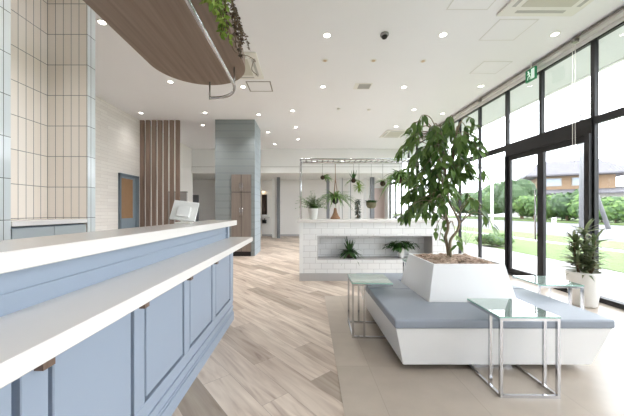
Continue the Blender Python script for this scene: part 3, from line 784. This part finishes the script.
r_, hz = hang('moss_ball_orchid', 382.8, 183.5, PYc, 'dark moss ball with small white flowers hanging right of the woven basket', None)
MB().sphere((0,0,0), 0.05, 12, 8).build('moss_ball', M['moss'], r_, smooth=True); string(MB(), (0,0), 0.03, hz).build('string', M['steel'], r_)
for i in range(7):
    mb = MB()
    a_ = rnd.uniform(0, 2*PI); c_ = Vector((-0.02+rnd.uniform(-0.09, 0.07), rnd.uniform(-0.04, 0.04), 0.07+rnd.uniform(-0.02, 0.04)))
    for k in range(5): mb.leaf(c_, (math.cos(k*1.256), 0.3*math.sin(a_), math.sin(k*1.256)), 0.03, 0.022, (0,1,0), 0)
    mb.build('flower', M['flower'], r_)
fern_mesh((0,0,0.03), 12, 0.18, 0.03, 0.6, (0.2, 0.9)).build('foliage', M['fern'], r_)
r_, hz = hang('hanging_fern', 400, 179, PYc, 'large bright green strap fern hanging at the right of the rack against the tree', None)
MB().lathe([(0.03, -0.08), (0.07, -0.02), (0.075, 0.03), (0.065, 0.03)], n=20).build('pot', M['moss'], r_, smooth=True)
string(MB(), (0,0), 0.03, hz).build('cord', M['steel'], r_)
fern_mesh((0,0,0.03), 110, 0.46, 0.045, 0.9, (0.1, 1.3), r0=0.04).build('foliage', M['fern'], r_)
# niche plants
p = P(349.5, 259, 5.08)
r_ = empty('strap_leaf_plant', (p.x, 5.08, NZ0+0.012), label='spiky green plant sitting in the tiled niche on the left', cat='plant')
MB().lathe([(0.05, 0), (0.07, 0.03), (0.065, 0.07), (0.05, 0.08)], n=18).build('root_ball', M['moss'], r_, smooth=True)
fm_ = fern_mesh((0,0,0.09), 48, 0.27, 0.04, 0.8, (0.0, 1.0)); fern_mesh((0,0,0.09), 14, 0.36, 0.04, 0.15, (0.9, 1.4), mb=fm_)
fm_.build('foliage', M['darkleaf'], r_)
p = P(401, 259, 5.08)
r_ = empty('potted_plant', (p.x, 5.08, NZ0+0.012), label='broad dark leaved plant in a cream pot in the tiled niche on the right', cat='potted plant')
MB().lathe(potprof(0.042, 0.06, 0.17), n=24).build('pot', M['pot'], r_)
mb = MB()
for i in range(170):
    a_ = rnd.uniform(0, 2*PI); q = rnd.uniform(0.02, 0.2); st = Vector((q*1.4*math.cos(a_), q*0.4*math.sin(a_), 0.2+rnd.uniform(0, 0.12)-q*0.25))
    mb.leaf(st, (math.cos(a_), 0.5*math.sin(a_), rnd.uniform(-0.5, 0.3)), rnd.uniform(0.07, 0.11), rnd.uniform(0.045, 0.06), droop=0.4)
for i in range(8):
    a_ = rnd.uniform(0, 2*PI); mb.tube([(0, 0, 0.15), (0.05*math.cos(a_), 0.03*math.sin(a_), 0.25), (0.15*math.cos(a_), 0.07*math.sin(a_), 0.26)], 0.003, 4)
mb.build('foliage', M['darkleaf'], r_)

# ------------------------------------------------------------------ bench
BX0, BX1, BY0, BY1 = 0.651, 2.235, 2.04, 3.60
be = empty('square_bench', (1.43, 2.82, 0), 0, label='square white bench with grey blue vinyl seat around the planted tree', cat='bench')
def beb(mb, name, m, **k):
    o = mb.build(name, m, be, **k); o.matrix_parent_inverse = Matrix.Translation((-1.43, -2.82, 0)); return o
s_ = 0.088
beb(MB().frustum((BX0+s_, BX1-s_, BY0+s_, BY1-s_), 0.052, (BX0+0.012, BX1-0.012, BY0+0.012, BY1-0.012), 0.353), 'base', M['white'], bevel=0.004)
beb(MB().box(BX0+0.25, BX1-0.25, BY0+0.25, BY1-0.25, 0, 0.052), 'plinth', M['black'])
QX0, QX1, QY0, QY1 = 1.083, 1.867, 2.458, 3.242
ym = 2.865
beb(MB().prism([(BX0, BY0), (BX1, BY0), (BX1, ym-0.002), (QX1+0.004, ym-0.002), (QX1+0.004, QY0-0.004), (QX0-0.004, QY0-0.004), (QX0-0.004, ym-0.002), (BX0, ym-0.002)], 0.353, 0.42), 'seat_pad', M['leather'], bevel=0.016, seg=3)
beb(MB().prism([(BX0, BY1), (BX0, ym+0.002), (QX0-0.004, ym+0.002), (QX0-0.004, QY1+0.004), (QX1+0.004, QY1+0.004), (QX1+0.004, ym+0.002), (BX1, ym+0.002), (BX1, BY1)], 0.353, 0.42), 'seat_pad', M['leather'], bevel=0.016, seg=3)

# ------------------------------------------------------------------ tree in planter
tc_ = Vector((1.475, 2.85, 0.355))
tr = empty('potted_tree', tc_, R(-1.0), label='tall leafy green indoor tree in a tapered white square planter on the bench', cat='potted tree')
b0, b1, hh = 0.392, 0.315, 0.372
t2 = 0.018
pv = []
def sq(h_, z): return [(-h_, -h_, z), (h_, -h_, z), (h_, h_, z), (-h_, h_, z)]
pb = MB()
pb.add(sq(b0, 0)+sq(b1, hh)+sq(b1-t2, hh)+sq(b1-t2-0.0, hh-0.06),
       [(3,2,1,0)]+[(i, (i+1) % 4, 4+(i+1) % 4, 4+i) for i in range(4)]+[(4+i, 4+(i+1) % 4, 8+(i+1) % 4, 8+i) for i in range(4)]+[(8+i, 8+(i+1) % 4, 12+(i+1) % 4, 12+i) for i in range(4)])
pb.build('planter_box', M['white'], tr, bevel=0.003, seg=1)
MB().box(-b1+t2, b1-t2, -b1+t2, b1-t2, hh-0.05, hh-0.03).build('soil', M['mulchd'], tr)
mu = MB(); rm = random.Random(3)
for i in range(520):
    x_, y_ = rm.uniform(-0.285, 0.285), rm.uniform(-0.285, 0.285)
    z_ = hh-0.03+0.03*(1-max(abs(x_), abs(y_))/0.3)+rm.uniform(0, 0.022)
    r1 = rm.uniform(0.014, 0.032)
    mu.sphere((x_, y_, z_), r1, 5, 3, (1, rm.uniform(0.5, 1), rm.uniform(0.4, 0.8)), 0.25, rm)
o = mu.build('bark_mulch', M['mulch'], tr); o['kind'] = 'stuff'
def TP(x, y, dy=0.0): return P(x, y, 2.85+dy)-tc_
stems = [
 ([(449, 259, 0), (447.5, 247, 0.02), (445.5, 237, 0.03), (448, 228, 0), (447, 219, -0.03), (443, 208, 0), (445, 196, 0.04), (447, 184, 0.0), (445, 170, -0.02), (443, 155, 0), (440, 140, 0)], 0.017),
 ([(451, 259, -0.03), (450, 248, -0.02), (451, 239, 0.0), (457, 231, 0.02), (459, 222, 0.03), (455, 213, 0), (450, 204, -0.03), (448, 194, -0.02), (451, 182, 0.02), (452, 168, 0.03), (453, 150, 0), (455, 136, 0)], 0.015),
]
tk = MB()
def smooth_path(pts, k=4):
    out = []
    for i in range(len(pts)-1):
        p0 = pts[max(i-1, 0)]; p1 = pts[i]; p2 = pts[i+1]; p3 = pts[min(i+2, len(pts)-1)]
        for j in range(k):
            t = j/k
            out.append(0.5*((2*p1)+(p2-p0)*t+(2*p0-5*p1+4*p2-p3)*t*t+(3*p1-p0-3*p2+p3)*t**3))
    out.append(pts[-1]); return out
paths = []
for pl, r0 in stems:
    pp = smooth_path([TP(*q) for q in pl])
    m_ = len(pp)
    tk.tube(pp, [r0*(1-0.6*i/m_) for i in range(m_)], 10); paths.append(pp)
allp = [q for pp in paths for q in pp[len(pp)//3:]]
CL = [(408,122,0.9),(417,128,1),(428,133,1),(438,128,1),(447,124,1),(456,121,1),(466,126,1),(473,134,1),(477,142,.8),(468,146,1),(457,140,1),(447,142,1),(436,144,1),(425,143,1),(414,139,1),(406,145,1),(416,154,1),
 (428,156,1),(440,157,1),(451,155,1),(462,158,1),(471,161,.8),(418,166,1),(430,168,1),(441,170,1),(451,170,1),(461,170,.8),(468,174,.5),(416,176,.8),(424,179,1.2),(435,181,1.2),(445,182,1),(453,184,.6),
 (418,190,1.1),(426,193,1.2),(436,194,1),(409,194,1.2),(420,197,1.2),(430,198,1),(438,197,.7),(406,202,1),(414,205,1.1),(423,206,.7),(403,209,.6),(410,211,.6),(470,195,.4),(478,205,.4),(486,218,.6),(441,224,.25),(447,232,.2),(452,193,.5),(438,140,1),(458,150,1),(445,165,1),(432,150,1),(422,160,.8)]
rt = random.Random(11)
lv = MB(); nl = 0
for (x_, y_, wgt) in CL:
    if x_ < 447: x_ = 447+(x_-447)*0.86
    elif y_ < 185: x_ = 447+(x_-447)*0.84
    for k in range(2):
        dy = rt.uniform(-0.24, 0.24)
        dx = rt.uniform(-4, 4); dz = rt.uniform(-4, 4)
        if x_ > 465 and y_ > 190: dy *= 0.2
        Yq = 2.85+dy
        ref = P(x_+dx, y_+dz, 2.85); tip = Vector((ref.x, Yq, ref.z))-tc_   # same place in the crown whatever the depth
        cand = [q for q in allp if q.z < tip.z+0.12]
        base = min(cand or allp, key=lambda q: (q-tip).length+0.5*abs(q.z-(tip.z-0.12)))
        mid = (base+tip)/2+Vector((0, 0, 0.10))
        pts = smooth_path([base, mid, tip+Vector((0, 0, 0.02)), tip+Vector(((tip.x-base.x)*0.15, (tip.y-base.y)*0.15, -0.06))], 4)
        tk.tube(pts, [0.0045*(1-0.75*i/len(pts))+0.001 for i in range(len(pts))], 5)
        nn = int(round(8.5*wgt))+(1 if k else 0)
        out = Vector((tip.x-base.x, tip.y-base.y, 0))
        if out.length < 0.02: out = Vector((rt.uniform(-1, 1), rt.uniform(-1, 1), 0))
        out.normalize()
        for j in range(nn):
            q = pts[min(len(pts)-1, int(len(pts)*(0.55+0.45*(j+0.5)/nn)))]
            a_ = rt.uniform(0, 2*PI)
            d_ = out*0.55+Vector((math.cos(a_)*0.75, math.sin(a_)*0.75, rt.uniform(-1.6, -0.2)))
            nrm = Vector((rt.uniform(-0.5, 0.5), rt.uniform(-0.9, 0.1), 0.8))
            L_ = rt.uniform(0.075, 0.115)
            lv.leaf(q, d_, L_, L_*rt.uniform(0.36, 0.5), nrm, 0.3, 0.25); nl += 1
tk.build('trunk', M['trunk'], tr, smooth=True)
lv.build('foliage', M['leaf'], tr, smooth=True)

# ------------------------------------------------------------------ glass side tables
def side_table():
    r_ = empty('side_table', (0,0,0))
    s = 0.19; ht = 0.521; tb = 0.009
    lx = -s+0.115
    def bar(x0, y0, z0, x1, y1, z1):
        return MB().box(min(x0,x1)-tb, max(x0,x1)+tb, min(y0,y1)-tb, max(y0,y1)+tb, min(z0,z1)-tb, max(z0,z1)+tb)
    q = s-tb
    bs = MB().box(-s, s, -s, -s+2*tb, 0, 2*tb).box(-s, s, s-2*tb, s, 0, 2*tb).box(-s, -s+2*tb, -s+2*tb, s-2*tb, 0, 2*tb).box(s-2*tb, s, -s+2*tb, s-2*tb, 0, 2*tb)
    bs.build('base_frame', M['chrome'], r_)
    z1 = ht-0.01
    MB().box(-s, s, -s, -s+2*tb, z1-2*tb, z1).box(-s, s, s-2*tb, s, z1-2*tb, z1).box(-s, -s+2*tb, -s+2*tb, s-2*tb, z1-2*tb, z1).build('top_frame', M['chrome'], r_)
    for lxx in (-s+tb, lx):
        for sy in (-q, q):
            MB().box(lxx-tb, lxx+tb, sy-tb, sy+tb, 2*tb, z1-2*tb).build('leg', M['chrome'], r_)
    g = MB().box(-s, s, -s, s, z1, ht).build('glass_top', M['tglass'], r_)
    MB().box(-s-0.0015, -s, -s, s, z1, ht).box(s, s+0.0015, -s, s, z1, ht).box(-s, s, -s-0.0015, -s, z1, ht).box(-s, s, s, s+0.0015, z1, ht).build('edge', M['tedge'], g)
    return r_
GT = 'square glass and chrome side tables around the bench'
t0 = side_table()
for i, (x_, y_, rz, lb) in enumerate([(1.449, 2.01, 89, 'glass topped chrome side table at the front of the bench, nearest the viewer'), (0.65, 2.863, -2.5, 'glass topped chrome side table at the left side of the bench, by the plank floor'),
      (2.367, 2.79, 177, 'glass topped chrome side table at the right side of the bench, by the windows'), (1.56, 3.80, -94, 'glass topped chrome side table behind the planter, mostly hidden by it')]):
    o = t0 if i == 0 else copy_tree(t0)
    o.location = (x_, y_, 0.003); o.rotation_euler = (0, 0, R(rz)); tag(o, lb, 'side table', GT)

# ------------------------------------------------------------------ potted plant by the window
pp_ = empty('potted_plant', (3.55, 3.62, 0.003), label='dark narrow-leaved plant in a large white round pot by the entrance windows', cat='potted plant')
MB().lathe([(0.115, 0), (0.128, 0.012), (0.153, 0.2), (0.172, 0.40), (0.176, 0.43), (0.168, 0.435), (0.161, 0.42), (0.156, 0.37)], n=40).build('pot', M['pot'], pp_, smooth=True)
MB().lathe([(0.155, 0.36), (0.153, 0.385)], n=28).build('soil', M['mulchd'], pp_)
mb = MB(); st = MB(); rp_ = random.Random(8)
for (x_, y_, zt_) in ((0.02, 0, 0.98), (-0.1, 0.03, 0.86), (0.1, -0.05, 0.84), (-0.03, 0.09, 0.66), (0.06, -0.1, 0.58), (-0.13, -0.05, 0.56), (0.15, 0.05, 0.6)):
    st.tube([(x_*0.5, y_*0.5, 0.38), (x_*0.8, y_*0.8, (0.38+zt_)/2), (x_, y_, zt_)], 0.009, 6)
    nn = int((zt_-0.35)*105)
    for k in range(nn):
        t_ = rp_.uniform(0.15, 1); zz = 0.4+(zt_-0.4)*t_; a_ = rp_.uniform(0, 2*PI); e_ = rp_.uniform(-0.1, 0.7)+0.5*t_
        mb.blade((x_*t_, y_*t_, zz), (math.cos(a_)*math.cos(e_), math.sin(a_)*math.cos(e_), math.sin(e_)), rp_.uniform(0.19, 0.31), 0.038, 0.35, 5)
st.build('stem', M['stem'], pp_, smooth=True); mb.build('foliage', M['maroon'], pp_)

# ------------------------------------------------------------------ trailing plants on the canopy
def trailing(name, lb, m, strands, ls, lw, nl_, seed):
    r0 = random.Random(seed)
    base = Vector(strands[0][0])
    r_ = empty(name, base, label=lb, cat='trailing plant')
    s1 = MB(); f1 = MB()
    for pts_ in strands:
        sp_ = smooth_path([Vector(q)-base for q in pts_], 5)
        s1.tube(sp_, 0.003, 5)
        for k in range(nl_):
            q = sp_[r0.randrange(2, len(sp_))]
            a_ = r0.uniform(0, 2*PI)
            L_ = ls*r0.uniform(0.6, 1.2)
            f1.leaf(q, (math.cos(a_), math.sin(a_), r0.uniform(-1.1, 0.2)), L_, lw*L_, (r0.uniform(-1,1), -1, r0.uniform(0, 1)), 0.2, 0.2)
    s1.build('stem', M['stem'], r_, smooth=True); f1.build('foliage', m, r_)
rq = random.Random(21)
S = []
for k in range(10):
    y_ = 1.60+k*0.047; zb_ = 2.43+rq.uniform(-0.05, 0.08)
    S.append([(-0.7, y_-0.03, 2.84), (-0.6, y_, 2.82), (-0.55+rq.uniform(-0.02, 0.02), y_, 2.65), (-0.55+rq.uniform(-0.03, 0.03), y_+rq.uniform(-0.03, 0.03), zb_)])
S.append([(-0.7, 1.5, 2.84), (-0.6, 1.5, 2.8), (-0.57, 1.5, 2.6), (-0.57, 1.52, 2.38)])
trailing('trailing_vine', 'bright green trailing plant hanging over the edge of the wooden canopy', M['lime'], S, 0.048, 0.55, 60, 31)
S = []
for k in range(12):
    y_ = 1.92+k*0.048; zb_ = 2.42+0.014*k+rq.uniform(-0.07, 0.06); xo = rq.uniform(-0.03, 0.045)
    S.append([(-0.7, y_-0.02, 2.84), (-0.57, y_, 2.82), (-0.525+xo*0.5, y_, 2.70), (-0.515+xo, y_+0.02, zb_)])
trailing('trailing_vine', 'dark purple brown trailing vine spilling over the canopy edge near its tip', M['vine'], S, 0.026, 0.65, 55, 32)
td = [P(232, 46, 2.30), P(240, 54, 2.40), P(248, 56, 2.45), P(254, 60, 2.5), (P(254, 60, 2.5)+P(251, 68, 2.5))/2, P(252, 70, 2.5), P(257, 75, 2.5)]
trailing('trailing_tendril', 'single thin dark tendril curling out past the canopy tip', M['vine'], [[(-0.6, 2.28, 2.82)]+td], 0.02, 0.5, 8, 33)

# ------------------------------------------------------------------ back of the room
for x_, wd, lb in ((-1.19, 0.13, 'slate grey post right of the washstand recess'), (1.0, 0.12, 'slate grey post seen behind the potted fern and left moss ball'), (2.93, 0.17, 'slate grey post seen behind the woven hanging basket')):
    o = MB().box(0, wd, 0, 0.13, 0, 2.69).build('post', M['greycol'], None, loc=(x_, 12.55, 0)); o.name = 'grey_post'
    tag(o, lb, 'post', 'slate grey posts in front of the back wall')
ws = empty('washstand', (-1.9, BACK-0.02, 0), label='white wall shelf basin with a dark object below, under the mirror', cat='washstand')
MB().box(-0.16, 0.26, -0.4, 0, 0.86, 0.93).build('shelf', M['whitetop'], ws)
MB().box(-0.05, 0.12, -0.3, 0, 0.62, 0.78).box(0.02, 0.06, -0.1, 0, 0.78, 0.86).build('trap', M['black'], ws)
mi = empty('wall_mirror', (-1.9, BACK-0.01, 1.03), label='tall dark rectangular mirror above the washstand at the back', cat='mirror')
MB().box(-0.14, 0.14, -0.02, 0, 0, 0.95).build('frame', M['black'], mi); MB().box(-0.12, 0.12, -0.025, -0.02, 0.02, 0.93).build('glass', M['mirror'], mi)
wl = empty('wall_lamp', (-1.95, BACK-0.03, 2.12), label='small lit wall lamp above the dark mirror', cat='wall lamp')
MB().box(-0.1, 0.1, -0.06, 0.0, 0, 0.04).build('shade', M['plastic'], wl)
MB().box(-0.09, 0.09, -0.055, -0.005, -0.006, 0).build('bulb', mat('warm lamp glow', (255, 226, 180), 0.5, emit=5), wl)
pd = struct(empty('door_3', (3.8, BACK, 0)))
pd.location = (3.49, BACK, 0)
MB().box(-0.42, 0.42, -0.03, 0, 0, 2.35).build('door_frame', M['matwhite'], pd); MB().box(-0.36, 0.36, -0.045, -0.03, 0, 2.29).build('door_leaf', M['pink'], pd)
MB().tube([(-0.3, -0.08, 1.0), (-0.3, -0.08, 1.15)], 0.01, 6).build('door_handle', M['chrome'], pd)
# tall dark plant seen between the hanging plants
tp = empty('tall_plant', (2.0, 10.6, 0), label='tall narrow dark green plant behind the divider between the hanging plants', cat='potted plant')
MB().lathe(potprof(0.12, 0.15, 0.35), n=20).build('pot', M['pot'], tp)
MB().tube([(0, 0, 0.3), (0, 0, 1.5)], 0.02, 6).build('stem', M['stem'], tp)
mb = MB()
for i in range(240):
    a_ = rnd.uniform(0, 2*PI); zz = rnd.uniform(0.9, 1.62)
    mb.leaf((0.03*math.cos(a_), 0.03*math.sin(a_), zz), (math.cos(a_), math.sin(a_), rnd.uniform(-0.6, 0.6)), 0.12, 0.06)
mb.build('foliage', mat('grey green leaf', (88, 98, 88), 0.6, noise=0.2), tp)
# white panels of the back glazing
for i, (x_, x2_) in enumerate(((1.62, 1.72), (2.02, 2.1), (2.72, 2.82))):
    o = struct(MB().box(x_, x2_, 12.9, 13.0, 0, 2.69).build('trim_%d' % (4+i), M['matwhite']))
struct(MB().box(1.72, 1.74, 12.88, 12.9, 0, 2.69).box(2.1, 2.12, 12.88, 12.9, 0, 2.69).build('trim_7', M['greycol']))

# ------------------------------------------------------------------ outside
struct(MB().box(WX+0.05, 4.82, NEAR, BACK, WT, 3.7).build('trim_8', mat('eave soffit paint', (218, 219, 219), 0.7, noise=0.01)))    # eave soffit
struct(MB().box(4.82, 4.9, NEAR, BACK, 3.5, 3.75).build('trim_9', M['matwhite']))
struct(MB().box(WX+0.05, 6.35, -25, 60, -0.2, -0.03).build('ground_path', M['concrete']))
struct(MB().box(-140, 240, -60, 260, -0.6, -0.21).build('ground', M['concrete']))
tag(MB().box(6.35, 9.4, -25, 60, -0.2, -0.02).build('lawn', M['grass']), 'bright green lawn strip nearest the white path outside', 'lawn', kind='stuff')
struct(MB().box(9.4, 10.1, -25, 90, -0.2, -0.035).build('ground_footway', M['concrete']))
tag(MB().box(10.1, 12.6, -25, 90, -0.2, -0.02).build('lawn', M['grass']), 'narrow green verge between the footway and the road outside', 'lawn', kind='stuff')
struct(MB().box(12.6, 27, -40, 160, -0.2, -0.04).build('ground_road', M['asphalt']))
tag(MB().box(27, 38, -40, 160, -0.2, 0.1).build('lawn', M['grass']), 'green bank beyond the road under the hedge trees', 'lawn', kind='stuff')

def bush(name, x, y, z, rx, ry, rz, n_, ls, m, lb, cat, group=None, seed=1, trunk=0):
    r0 = random.Random(seed)
    r_ = empty(name, (x, y, z), label=lb, cat=cat, group=group)
    f1 = MB()
    lobes = [(Vector((r0.uniform(-0.5,0.5)*rx, r0.uniform(-0.5,0.5)*ry, rz*(trunk+1)*0.0+rz+r0.uniform(-0.35, 0.4)*rz)), r0.uniform(0.45, 0.75)) for _ in range(9)]
    for i in range(n_):
        c_, q = lobes[i % 9]
        d_ = Vector((r0.gauss(0,1), r0.gauss(0,1), r0.gauss(0,1))).normalized()
        pnt = c_+Vector((d_.x*rx*q, d_.y*ry*q, d_.z*rz*q))*r0.uniform(0.8, 1.05)
        if pnt.z < 0.02: pnt.z = r0.uniform(0.02, 0.3)*rz
        t1 = Vector((r0.uniform(-1,1), r0.uniform(-1,1), r0.uniform(-1,1))).normalized(); t2_ = d_.cross(t1)
        if t2_.length < 0.1: continue
        t2_.normalize(); t1 = t2_.cross(d_)+d_*r0.uniform(-0.5, 0.5)
        f1.add([pnt-t1*ls, pnt+t2_*ls*0.6, pnt+t1*ls, pnt-t2_*ls*0.6], [(0,1,2,3)])
    for c_, q in lobes: f1.sphere(c_, 1, 8, 6, (rx*q*0.85, ry*q*0.85, rz*q*0.85))
    f1.build('foliage', m, r_)
    MB().tube([(0,0,-0.3), (0,0,rz)], [0.08*rz, 0.04*rz], 7).build('trunk', M['stem'], r_)
    return r_
def wall_pt(px, X): return X*F/(px-304)
BU = [(470,33,3.9,5.4,'hedge2','rounded dark green tree beyond the road, furthest left through the windows'),(492,32,3.6,6.6,'hedge','light green tree beyond the road behind the street lamp'),(508,32,3.3,6.6,'hedge2','dark green tree beyond the road left of the door leaf'),
 (522,31,3.0,6.4,'hedge2','tall green tree beyond the road seen through the left door leaf'),(534,30,2.6,3.2,'hedge','pale green bush beyond the road behind the door handle'),(553,30,2.2,3.3,'hedge','dark green shrub beyond the road in front of the house, left one'),
 (567,30,2.2,3.6,'hedge2','rounded green shrub beyond the road in front of the house, middle one'),(583,30,2.0,3.0,'hedge','light green shrub beyond the road beside the utility pole'),(602,29,2.2,2.6,'hedge2','green bush beyond the road behind the leaning pole'),(616,29,1.9,2.8,'hedge','pale green bush beyond the road at the far right')]
for i, (px, X_, r1, hgt, mm, lb) in enumerate(BU):
    Yb = wall_pt(px, X_)
    bush('roadside_tree', X_, Yb, 0.1, r1*0.9, r1*0.9*max(1, Yb/32), hgt/2, 1100, 0.22, M[mm], lb, 'tree', 'trees and shrubs beyond the road', seed=40+i)
bush('garden_shrub', 6.7, 9.9, -0.02, 0.55, 0.5, 0.26, 500, 0.05, M['hedge'], 'low pale green shrub on the lawn outside near the window mullion', 'shrub', seed=77)
# slim plant in a white pot outside
op = empty('potted_plant', (4.40, 7.75, -0.03), label='thin pale twiggy plant in a small white pot outside the windows', cat='potted plant')
MB().lathe(potprof(0.1, 0.125, 0.3), n=20).build('pot', M['pot'], op)
mb = MB(); r0 = random.Random(4)
for k in range(14):
    a_ = r0.uniform(0, 2*PI); e_ = Vector((0.28*math.cos(a_)*r0.uniform(0.3, 1), 0.28*math.sin(a_)*r0.uniform(0.3, 1), r0.uniform(0.6, 0.98)))
    mb.tube([(0,0,0.28), e_*0.6+Vector((0,0,0.12)), e_], 0.004, 4)
    for j in range(12):
        t_ = r0.uniform(0.5, 1); b_ = r0.uniform(0, 2*PI); mb.leaf(e_*t_, (math.cos(b_), math.sin(b_), 0.3), 0.05, 0.022)
mb.build('foliage', leaf_mat('pale grey leaf', (150, 164, 130), (190, 198, 170)), op)

# poles
def Wp(px, X): return (X, wall_pt(px, X))
x_, y_ = Wp(581.5, 20.0)
up = empty('utility_pole', (x_, y_, -0.1), label='grey concrete utility pole by the road seen through the right door leaf', cat='utility pole')
MB().tube([(0,0,0), (0,0,10)], [0.15, 0.1], 12).build('pole', M['pole'], up, smooth=True)
MB().box(-0.9, 0.9, -0.05, 0.05, 9.0, 9.12).build('crossarm', M['steel'], up); MB().box(-0.7, 0.7, -0.05, 0.05, 8.2, 8.3).build('crossarm', M['steel'], up)
x_, y_ = Wp(609, 21.0)
lp_ = empty('leaning_pole', (x_, y_, -0.1), label='grey leaning brace pole by the road seen right of the thick door jamb', cat='utility pole')
MB().tube([(0,0,0), (-2.3, 0, 6.5)], [0.13, 0.1], 10).build('pole', M['pole'], lp_, smooth=True)
x_, y_ = Wp(492, 12.0)
sl = empty('street_lamp', (x_, y_, -0.05), label='slim white street lamp post by the road left of the entrance', cat='street lamp')
MB().tube([(0,0,0), (0,0,6.5)], [0.09, 0.06], 10).build('pole', M['matwhite'], sl, smooth=True)
MB().tube([(0,0,6.4), (0.5,0,6.9), (1.2,0,7.0)], 0.04, 8).build('arm', M['matwhite'], sl, smooth=True); MB().box(1.1, 1.7, -0.12, 0.12, 6.93, 7.05).build('lamp_head', M['matwhite'], sl)
x_, y_ = Wp(554, 24.0)
gr = empty('roadside_railing', (x_, y_, -0.04), label='small white tubular barrier at the edge of the road', cat='railing')
for z_ in (0.25, 0.55): MB().tube([(-0.5, -0.4, z_), (0.5, 0.4, z_)], 0.05, 8).build('bar', M['matwhite'], gr)
for s_ in (-1, 1): MB().tube([(0.5*s_, 0.4*s_, 0), (0.5*s_, 0.4*s_, 0.58)], 0.05, 8).build('post', M['matwhite'], gr)

# house beyond the road
hx, hy = 53.0, 53.0*F/(568-304)
ho = empty('house', (hx, hy, -0.21), R(-28), label='two storey house with grey tiled roofs and ochre upper wall beyond the road', cat='house')
MB().box(-6.5, 6.5, -4, 4, 0, 3.6).build('lower_wall', M['housew'], ho)
MB().box(-4.2, 4.2, -3, 3, 3.9, 6.3).build('upper_wall', M['ochre'], ho)
def hip(x0_, x1_, y0_, y1_, z0_, z1_, rx):
    ym_ = (y0_+y1_)/2
    return MB().add([(x0_,y0_,z0_),(x1_,y0_,z0_),(x1_,y1_,z0_),(x0_,y1_,z0_),(x0_+rx,ym_,z1_),(x1_-rx,ym_,z1_),
                     (x0_,y0_,z0_-0.2),(x1_,y0_,z0_-0.2),(x1_,y1_,z0_-0.2),(x0_,y1_,z0_-0.2)],
                    [(0,1,5,4),(1,2,5),(2,3,4,5),(3,0,4),(6,9,8,7),(0,6,7,1),(1,7,8,2),(2,8,9,3),(3,9,6,0)])
hip(-8, 8, -5.4, 5.4, 3.7, 5.0, 4.5).build('lower_roof', M['roof'], ho)
hip(-6.0, 6.0, -4.5, 4.5, 6.4, 8.9, 2.6).build('upper_roof', M['roof'], ho)
for x0_ in (-3.4, -0.4):
    f = MB().box(x0_, x0_+1.9, -3.08, -3.0, 4.75, 6.0).build('window', M['housew'], ho); MB().box(x0_+0.15, x0_+1.75, -3.1, -3.08, 4.9, 5.85).build('pane', mat('bluish pane', (150, 160, 175), 0.2), f)
MB().box(-5.5, -3, -4.08, -4.0, 0.8, 2.6).build('window', M['greycol'], ho)

ho.scale = (1.3, 1.3, 1.3)
